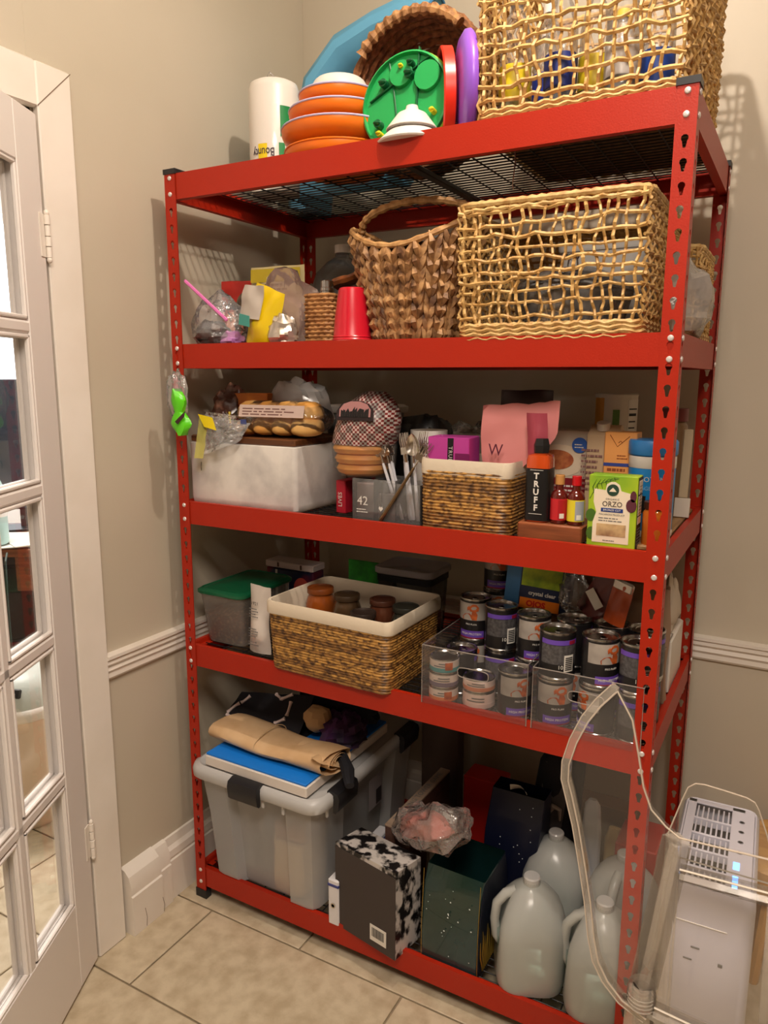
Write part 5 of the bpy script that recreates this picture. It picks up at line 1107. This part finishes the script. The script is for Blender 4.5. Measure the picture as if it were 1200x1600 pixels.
# binder, marbled box, plank, papers
t = thing('ring_binder', 'white ring binder spine between tote and black box', 'binder', (.474, .135, z), 0); M().box(.032, .27, .13, c=.003).out('binder_cover', mat('binder_white', (222, 220, 224), .4), t); M().lathe([(.007, 0), (.007, .002), (.0045, .002), (.0045, .0)], 16, t=T((.0, -.1352, .058), rx=PI/2)).out('finger_ring', STEEL, t); M().box(.033, .272, .008, (0, 0, .11), c=.001).out('blue_edge', mat('binder_blue', (56, 64, 130), .5), t)
t = thing('magazine_file', 'black file box with marbled sides and barcode', 'file box', (.583, .040, z), -.18)
MB = mat('marbled_print', (16, 14, 16), .4, col2=(200, 194, 190), scale=32, lo=.46, hi=.56, detail=3, stretch=(1, 1, .7))
b = M(); b.prism([(-.05, 0), (.05, 0), (.05, .236), (-.05, .226)], -.098, .098, t=T(rz=-PI/2)); b.out('marbled_body', MB, t)
M().prism([(-.0985, 0), (.0985, 0), (.0985, .222), (-.0985, .226)], -.0012, 0).out('charcoal_front', mat('charcoal_card', (60, 52, 50), .6), t, (0, -.0502, 0)); barcode(t, .052, .044, (.045, -.0520, .042))
t = thing('game_box', 'long thin wooden game box with stamped lettering', 'box', (.588, .265, z), -.02)
M().box(.030, .33, .258, (0, 0, 0), c=.002).out('wooden_case', mat('brown_wood_case', (84, 54, 42), .6, col2=(66, 42, 34), scale=8, stretch=(12, 1, 12)), t); M().box(.0305, .3305, .006, (0, 0, .2575), c=.001).out('pale_top', mat('grey_wood', (150, 128, 110), .6), t); text('TUMBLING TOWER GAME', .022, GREYINK, t, (.0, 0, .2642), (0, 0, PI/2), sx=1.05)
t = thing('paper_folder', 'grey paper folder leaning behind clear bag', 'folder', (.672, .22, z), .1, rx=-.05); M().box(.075, .008, .25, c=.001).out('folder', mat('folder_grey', (150, 138, 130), .6), t); M().box(.060, .006, .27, (.004, -.01, 0), c=.001).out('inner_sheet', WHITE, t)
# red box, clear bag with red contents
t = thing('red_box', 'red box at the back behind the clear bag', 'box', (.715, .45, z), 0); M().box(.115, .08, .272, c=.003).out('carton', mat('deep_red_box', (176, 26, 16), .45), t)
t = thing('gift_bag', 'green glossy gift bag with silver stars', 'gift bag', (.792, .118, z), .0)
GB = mat('gift_green', (16, 46, 38), .25, col2=(20, 54, 58), scale=5, bump=.4, bscale=9, coat=.6)
b = M(); b.loft([[(x+.004*nz(x*20, zz*9, 0), y+.006*nz(x*14, zz*14, 2), zz) for x, y in rrect(w_, d_, .003, 3)] for w_, d_, zz in ((.146, .20, 0), (.148, .20, .07), (.146, .19, .14), (.146, .17, .20), (.148, .14, .236))], cap1=False); b.out('bag_body', GB, t, ang=50)
GOLD = mat('gold_edge', (170, 140, 60), .3, metal=.6); M().tube([(-.073, -.101, 0), (-.073, -.101, .10), (-.073, -.09, .235)], .0008, 4).tube([(.073, -.101, 0), (.073, -.101, .10), (.073, -.09, .235)], .0008, 4).out('gold_piping', GOLD, t)
b = M(); rr = random.Random(12)
for i in range(18): x, zz = rr.uniform(-.06, .06), rr.uniform(.015, .21); y = -.1035 if zz < .1 else -.1035+.06*(zz-.1); r_ = rr.choice((.0009, .0013, .0019)); b.ball(r_, .0006, r_, (x, y, zz), 6, 4)
b.out('star_spangle', mat('silver_star', (230, 236, 236), .3), t)
NV = mat('gift_navy', (10, 16, 40), .4, coat=.1, bump=.3, bscale=10)
M().prism([(-.100, .001), (.098, .001), (.094, .12), (.082, .19), (.068, .232), (-.068, .232), (-.085, .19), (-.098, .12)], -.0012, 0).out('navy_gusset', NV, t, (.0742, 0, 0), (0, 0, PI/2))
b = M()
for i in range(10): y0 = -.090+.010*i; b.tube([(.0762, y0*.8, .004), (.0768, y0+.004*math.sin(i), .05), (.0765, y0+.008*math.sin(i*2), .090+.010*(i % 3))], [.0030, .0022, .0006], 4)
b.out('gold_branches', GOLD, t)
t = thing('gift_bag', 'navy star-spangled gift bag behind the green one', 'gift bag', (.852, .292, z), .0, rx=0)
b = M(); b.loft([[(x+.06*max(0, zz-.1), y+.05*max(0, zz-.1), zz) for x, y in rrect(w_, d_, .003, 3)] for w_, d_, zz in ((.13, .115, 0), (.135, .115, .12), (.145, .10, .24), (.140, .06, .345))], cap1=False); b.out('bag_body', NV, t, ang=50)
b = M(); rr = random.Random(15)
for i in range(16): x, zz = rr.uniform(-.055, .06), rr.uniform(.15, .32); b.ball(.0015, .0008, .0015, (x+.06*(zz-.1), -.0585+.05*max(0, zz-.1)+(.0075*(zz-.12)/.12 if zz < .24 else .0075+.02*(zz-.24)/.105), zz), 6, 4)
b.out('star_spangle', mat('silver_star', (230, 236, 236)), t)
M().grid(lambda u, v: (-.010+.046*u, -.010-.005*v+.020*math.sin(PI*u), .345+.018*v*(1-u)), 6, 3).out('white_handle_flap', WPL, t)
t = thing('laptop_bag', 'tall black and grey fabric bag leaning at the back', 'bag', (.900, .43, z), 0, ry=.10, rx=0)
b = M(); b.loft([[(x, y, zz) for x, y in rrect(w_, d_, .03)] for w_, d_, zz in ((.11, .12, 0), (.12, .12, .25), (.115, .10, .38), (.085, .07, .415), (.05, .03, .425))]); b.out('bag_body', BLK2, t, ang=40); M().grid(lambda u, v: (-.035+.07*u, -.064+.004*nz(u, v*2, 0)+.02*v**2, .20+.19*v), 6, 8).out('grey_panel', mat('grey_panel', (98, 92, 92), .7), t); M().tube([(-.022, -.068, .20), (-.014, -.070, .25), (.006, -.068, .285), (.024, -.066, .28), (.028, -.066, .25)], [.004, .009, .008, .006, .003], 8).out('pale_strap', mat('pale_strap', (170, 156, 146), .6), t)
t = thing('plastic_bag', 'clear plastic bag with red contents on file box', 'plastic bag', (.705, .095, z+.237), -.12, ry=-.28)
b = M(); L = []
for k in range(17):
    u = k/16; row = []; w_ = (.012, .03, .045, .055, .062, .066, .07, .072, .074, .075, .075, .074, .072, .07, .066, .058, .045)[k]
    for i in range(18):
        a_ = 2*PI*i/18; n_ = 1+.55*nz(math.cos(a_)*1.9, math.sin(a_)*1.9, u*5.5, 1, 63); row.append((-.105+.225*u, .058*math.cos(a_)*(w_/.075)*n_, .052+w_*.72*math.sin(a_)*n_+.02*u))
    L.append(row)
b.loft(L).out('film', film('loud_clear_film', op=.24, edge=.9, rough=.1, bump=.9, bscale=45, body=(236, 220, 214)), t, ang=18); crumple_bag(.075, .035, .045, 64, .2).out('red_contents', mat('salmon_red', (214, 92, 76), .5), t, (.0, 0, .028), ang=30)
# water jugs
JUG = film('milk_jug_plastic', op=.50, edge=.3, rough=.2, body=(234, 236, 232), tint=(246, 248, 247), bodyrough=.35)
JUGC = film('milk_jug_cap', op=.85, edge=.2, body=(214, 214, 214))
def jug():
    q = thing('water_jug', 'x', 'jug', (0, 0, 0), 0, 'gallon water jugs on the bottom shelf'); L = []
    for w_, r_, zz in ((.120, .04, 0), (.142, .045, .006), (.150, .048, .03), (.152, .048, .135), (.148, .052, .165), (.128, .054, .195), (.092, .045, .222), (.055, .027, .238), (.040, .0199, .243), (.038, .0189, .256)):
        row = []; sw = 1.07 if w_ > .05 else 1
        for x, y in rrect(w_, w_, r_, 6):
            # the corner towards -x is hollowed for the handle
            k = 1
            if .07 < zz < .235: a_ = math.atan2(y, x); d_ = abs((a_-PI+PI) % (2*PI)-PI); k = 1-.46*math.exp(-(d_/.36)**2)*math.sin(PI*(zz-.07)/.165)
            row.append((x*k*sw, y*k*sw, zz))
        L.append(row)
    M().loft(L).out('jug_body', JUG, q, ang=50)
    M().tube([(-.034, 0, .222), (-.058, 0, .212), (-.078, 0, .186), (-.083, 0, .145), (-.078, 0, .105), (-.060, 0, .082)], [.013, .012, .0115, .011, .012, .015], 10).out('handle', JUG, q, ang=60)
    M().lathe([(.0185, .244), (.0195, .246), (.0195, .259), (.017, .262), (.001, .262)], 20).out('cap', JUGC, q)
    M().loft([[(x, y, zz) for x, y in rrect(w_, w_, .044, 6)] for w_, zz in ((.146, .006), (.152, .03), (.154, .128))]).out('water', film('jug_water', op=.12, edge=.15, body=(170, 192, 188), tint=(226, 238, 234)), q)
    return q
j0 = jug(); JL = [(.966, .092, .42, 'front left gallon jug beside the green gift bag'), (1.134, .090, .22, 'front right gallon jug behind the acrylic chair'), (.966, .288, .1, 'dim gallon jug at the back of bottom shelf'), (1.138, .285, 1.4, 'gallon jug half hidden beside the front right post')]
for i, (x, y, r_, lb) in enumerate(JL):
    o = j0 if i == 0 else dup(j0, (0, 0, 0)); o.location = (x, y, z+(0.001)); o.rotation_euler = (0, 0, r_); o['label'] = lb
t = thing('cardboard_box', 'folded cardboard carton standing at the back wall', 'box', (1.00, .50, z), 0); M().box(.26, .06, .26, c=.003).out('carton', mat('brown_cardboard', (128, 88, 58)), t)
b = M(); [b.box(.005, .004, .07, (-.04+i*.011, -.032, .17), c=.001) for i in range(8)]; b.out('corrugation', mat('pale_flute', (180, 152, 118), .7), t)
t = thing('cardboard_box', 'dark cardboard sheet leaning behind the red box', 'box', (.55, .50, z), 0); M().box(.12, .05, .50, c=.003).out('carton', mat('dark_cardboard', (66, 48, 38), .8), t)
t = thing('red_carton', 'red carton beside the back of the right post', 'box', (1.150, .42, z), 0); M().box(.10, .14, .24, c=.003).out('carton', mat('deep_red_box', (176, 26, 16)), t)
t = thing('dustpan', 'white and cream plastic scoop standing at the back', 'scoop', (1.03, .40, z), 0); M().loft([[(x, y-.02*zz, zz) for x, y in rrect(w_, d_, .012)] for w_, d_, zz in ((.05, .02, 0), (.052, .02, .22), (.04, .018, .30), (.02, .012, .315))]).out('white_blade', mat('cool_white', (206, 212, 224), .35), t); M().loft([[(x+.055, y+.02, zz) for x, y in rrect(w_, d_, .012)] for w_, d_, zz in ((.05, .02, 0), (.05, .02, .20), (.03, .016, .235))]).out('cream_blade', mat('cream_plastic', (214, 190, 140), .5), t)

# ================================================================ air purifier
t = thing('air_purifier', 'white tower air purifier with slotted top beside the rack', 'air purifier', (1.342, .150, 0), .03)
PW2 = mat('appliance_white', (214, 212, 226), .32, coat=.2)
hP = .53; b = M()
b.loft([[(x, y, zz) for x, y in rrect(w_, d_, .022, 5)] for w_, d_, zz in ((.150, .34, .006), (.160, .35, .012), (.160, .35, hP-.03), (.156, .346, hP-.012), (.146, .336, hP-.004), (.140, .330, hP-.006))], cap1=False); b.out('housing', PW2, t, ang=40)
b = M(); b.box(.046, .326, .004, (.046, 0, hP-.008), c=.001); b.box(.018, .326, .004, (-.060, 0, hP-.008), c=.001); b.box(.12, .014, .004, (-.01, .155, hP-.008), c=.001); b.box(.12, .030, .004, (-.01, -.150, hP-.008), c=.001); b.out('top_frame', PW2, t)
M().box(.085, .30, .002, (-.016, 0, hP-.045), c=.0005).out('dark_interior', mat('vent_dark', (44, 48, 66), .6), t)
for j in range(5):
    yc = .120-j*.062
    for i in range(7): M().box(.0035, .050, .016, t=T((-.046+i*.0105, yc-.006, hP-.021)), c=.0008).out('grille_slat', PW2, t)
    M().box(.078, .006, .018, t=T((-.014, yc-.035, hP-.022)), c=.001).out('cross_bar', PW2, t)
INK = mat('button_grey', (150, 150, 164), .5)
for i, y in enumerate((.105, .065, .025, -.015)): M().lathe([(.006, 0), (.006, .0006), (.0045, .0006), (.0045, 0)], 14, loc=(.044, y, hP-.0038)).out('button_mark', INK, t)
M().box(.012, .026, .0015, (.040, -.065, hP-.0045), c=.0005).out('indicator_light', mat('indicator_blue', (110, 170, 255), .4, emit=2.5), t); M().box(.010, .040, .0015, (.040, -.120, hP-.0045), c=.0005).out('indicator_light', mat('indicator_blue', (110, 170, 255)), t)
b = M()
for x, zz in ((-.018, .400), (-.030, .372), (.028, .376)): b.box(.016 if x < 0 else .008, .002, .003 if x < 0 else .007, (x, -.1755, zz), c=.0005)
b.out('screw_slot', GREYINK, t); M().box(.090, .003, .002, (-.01, -.1755, .452), c=.0005).out('moulded_line', WPL, t)

# ================================================================ acrylic chair in the foreground
SHEET = film('acrylic_sheet', op=.03, edge=.55, rough=.03, ior=1.38); EDGE = mat('acrylic_edge', (232, 214, 196), .08, trans=.75, coat=1)
RODM = film('acrylic_rod', op=.22, edge=.2, rough=.06, body=(244, 232, 216), ior=1.45)
t = thing('acrylic_chair', 'clear acrylic chair in the right foreground', 'chair', (1.30, -.45, 0))
OL = [(1.234, 1.072), (1.215, 1.048), (1.198, 1.020), (1.184, .985), (1.175, .950), (1.175, .925), (1.181, .905), (1.193, .859), (1.205, .802), (1.216, .745), (1.224, .690), (1.232, .655), (1.246, .630), (1.268, .608), (1.302, .593), (1.330, .585), (1.330, .70), (1.330, .80), (1.326, .883), (1.308, .894), (1.288, .913), (1.276, .943), (1.267, .987), (1.256, 1.035)]
PO = [(x-1.30, zz) for x, zz in OL]
M().prism(PO, 0, .010).out('side_panel', SHEET, t)
ed = PO[:15]; b = M(); L = []
for i, (x, zz) in enumerate(ed):
    a, c_ = ed[max(0, i-1)], ed[min(len(ed)-1, i+1)]; dx, dz = c_[0]-a[0], c_[1]-a[1]; l_ = math.hypot(dx, dz); nx, nz2 = dz/l_, -dx/l_; wdt = .011 if i < 7 else .010
    L.append([(x-nx*.000, -.004, zz-nz2*.0), (x+nx*wdt, -.001, zz+nz2*wdt), (x+nx*wdt, .012, zz+nz2*wdt), (x, .014, zz)])
b.loft(L); b.out('thick_front_edge', RODM, t, ang=30)
b = M(); b.tube([L[i][0] for i in range(len(L))], .0013, 5); b.out('outer_edge_highlight', mat('acrylic_edge_highlight', (206, 192, 176), .15, coat=1), t); b = M(); b.tube([L[i][1] for i in range(len(L))], .0011, 5); b.out('inner_edge_highlight', MATS['acrylic_edge_highlight'], t)  # pale tubes paint the bright highlights along the sheet edges
M().tube([(x, 0, zz) for x, zz in [PO[0]]+PO[:17:-1]]+[(.20, 0, .441+.45), (.46, 0, .445+.45)], .0013, 6).out('rear_edge_highlight', MATS['acrylic_edge_highlight'], t)  # painted highlight line along the rear edge
M().prism([(.026, .583), (.026, .433+.45), (.46, .895), (.46, .55)], 0.001, .008).out('front_panel', SHEET, t)
def bar(p0, p1, w_, nm_='frame_bar'):
    a, c_ = Vector(p0), Vector(p1); M().tube([a, c_], w_*.60, 4).out(nm_, RODM, t, ang=50)
    if nm_ != 'frame_bar': return
    d_ = (c_-a).normalized(); n_ = d_.cross(Vector((0, 1, 0))).normalized()*w_*.5; M().tube([a+n_-Vector((0, w_*.45, 0)), c_+n_-Vector((0, w_*.45, 0))], .0016, 5).out('bar_highlight', mat('acrylic_glint', (250, 240, 225), .1, coat=1), t)
bar((.022, .012, .872), (-.006, .012, .636), .032, 'leg_upper'); bar((-.012, .012, .598), (-.020, .012, .0), .030, 'leg')
b = M(); b.lathe([(.0165, 0), (.019, .002), (.019, .034), (.017, .037), (.0135, .036), (.0135, .008)], 24, loc=(-.008, .008, .602)); b.out('threaded_collar', RODM, t, ang=40); M().cyl(.0134, .006, (-.008, .008, .626), 20).out('brown_core', mat('brown_core', (110, 66, 34), .5), t)
for k in range(4): M().tube([(-.008+.0195*math.cos(a_*PI/8), .008+.0195*math.sin(a_*PI/8), .606+k*.006) for a_ in range(16)], .001, 4, closed=True).out('thread', RODM, t)
bar((.030, .010, .826), (.46, .010, .842), .024); bar((.010, .010, .602), (.46, .010, .560), .026); bar((.40, .012, .87), (.44, .012, 0), .032, 'leg')
# far panel with rounded corners, joined by two side rails
RP2 = [(1.277, .696), (1.298, .775), (1.305, .797), (1.316, .807), (1.330, .809), (1.360, .807), (1.395, .804), (1.408, .799), (1.415, .787), (1.431, .745), (1.455, .66), (1.29, .66)]
M().prism([(x-1.30, zz) for x, zz in RP2], .300, .305).out('rear_panel', SHEET, t); M().tube([(x-1.30, .300, zz) for x, zz in RP2[:11]], .0014, 6).out('rear_panel_highlight', MATS['acrylic_edge_highlight'], t)  # panel outline carries a painted edge highlight
bar((.0, .012, .668), (-.012, .302, .672), .016, 'side_rail'); bar((.15, .012, .64), (.15, .302, .665), .016, 'side_rail')
bar((-.012, .302, .70), (-.005, .302, 0), .022, 'leg'); bar((.155, .302, .70), (.17, .302, 0), .022, 'leg')

t = thing('wooden_stool', 'tan round-edged wooden seat beyond the air purifier', 'stool', (1.53, .54, 0), 0)
TAN = mat('tan_wood', (206, 160, 96), .4, col2=(186, 138, 78), scale=6, stretch=(1, 8, 1)); M().loft([[(x, y, zz) for x, y in rrect(w_, w_, .05)] for w_, zz in ((.24, .24), (.26, .25), (.26, .32), (.24, .33))]).out('seat', TAN, t)
for sx_ in (-1, 1):
    for sy_ in (-1, 1): M().tube([(sx_*.08, sy_*.08, .24), (sx_*.095, sy_*.095, 0)], .014, 8).out('leg', TAN, t)

# ================================================================ side room seen through the glazed door
t = thing('waste_bin', 'cream step bin with grey-white swing lid beyond door', 'waste bin', (-.800, .030, 0), .4)
CB = mat('bin_cream', (222, 200, 178), .5); M().loft([[(x, y, zz) for x, y in rrect(w_, d_, .11, 6)] for w_, d_, zz in ((.23, .22, 0), (.24, .23, .01), (.29, .28, .40))]).out('bin_body', CB, t, ang=50)
M().loft([[(x, y, zz) for x, y in rrect(w_, d_, .12, 6)] for w_, d_, zz in ((.300, .290, .395), (.306, .296, .40), (.306, .296, .425), (.29, .28, .435))]).out('lid_rim', WPL, t, ang=50)
M().loft([[(x, y, zz) for x, y in rrect(w_, d_, .12, 6)] for w_, d_, zz in ((.290, .28, .435), (.27, .26, .49), (.20, .19, .53))]).out('swing_lid', mat('lid_grey_white', (196, 204, 200), .4), t, ang=50); M().box(.10, .012, .03, t=T((.03, -.118, .475), rx=-.4), c=.004).out('dark_slot', BLACK, t)
t = thing('desk', 'brown wooden desk in the side room', 'desk', (-1.75, .72, 0), .55)
DW_ = mat('desk_wood', (138, 78, 40), .4, col2=(104, 56, 28), scale=7, stretch=(1, 9, 9)); M().box(1.1, .60, .035, (0, 0, .72), c=.003).out('desk_top', DW_, t); M().box(.035, .56, .72, (-.52, 0, 0)).out('side_panel', DW_, t); M().box(.035, .56, .72, (.52, 0, 0)).out('side_panel', DW_, t); M().box(.40, .54, .16, (.30, 0, .56)).out('drawer_case', DW_, t); M().box(1.0, .02, .6, (0, .27, .1)).out('under_desk_shade', mat('desk_shade_colour', (40, 28, 24), .6), t)  # dark sheet stands in for the shade under the desk top
t = thing('paper_stack', 'loose white papers spread on the side-room desk', 'papers', (-1.62, .60, .7555), .3)
for i in range(4): M().box(.21, .297, .004, t=T((.05*i-.08, .04*(i % 2), .0045*i), rz=.3*i), c=.0005).out('sheet', WHITE, t)
t = thing('monitor', 'dark screen standing on the side-room desk', 'monitor', (-1.85, .84, .7555), .95)
M().box(.54, .03, .62, (0, 0, .10), c=.006).out('screen', mat('screen_dark', (30, 40, 52), .2), t); M().box(.05, .04, .12, (0, .02, 0)).out('neck', PLBLK, t); M().box(.22, .16, .012).out('foot', PLBLK, t)
t = thing('spray_bottle', 'pale teal and white bottle on the side-room desk', 'bottle', (-1.585, .500, .7755), 0)
M().lathe([(.05, 0), (.056, .01), (.056, .18), (.052, .24), (.030, .30), (.018, .33)], 22).out('bottle_body', mat('pale_teal', (170, 200, 196), .4), t); M().cyl(.024, .05, (0, 0, .33)).out('cap', YEL, t); M().lathe([(.0565, .12), (.057, .121), (.057, .22), (.0565, .221)], 22, cap0=False, cap1=False).out('label', WHITE, t)
t = thing('desk_cable', 'thin dark cable hanging over the desk edge', 'cable', (-1.42, .44, 0)); M().tube([(0, 0, .765), (.03, -.03, .74), (.03, -.035, .6), (.02, -.03, .4), (.03, -.03, .1), (.0, 0, .004)], .004, 6).out('cord', mat('dark_cord', (40, 60, 52), .5), t)
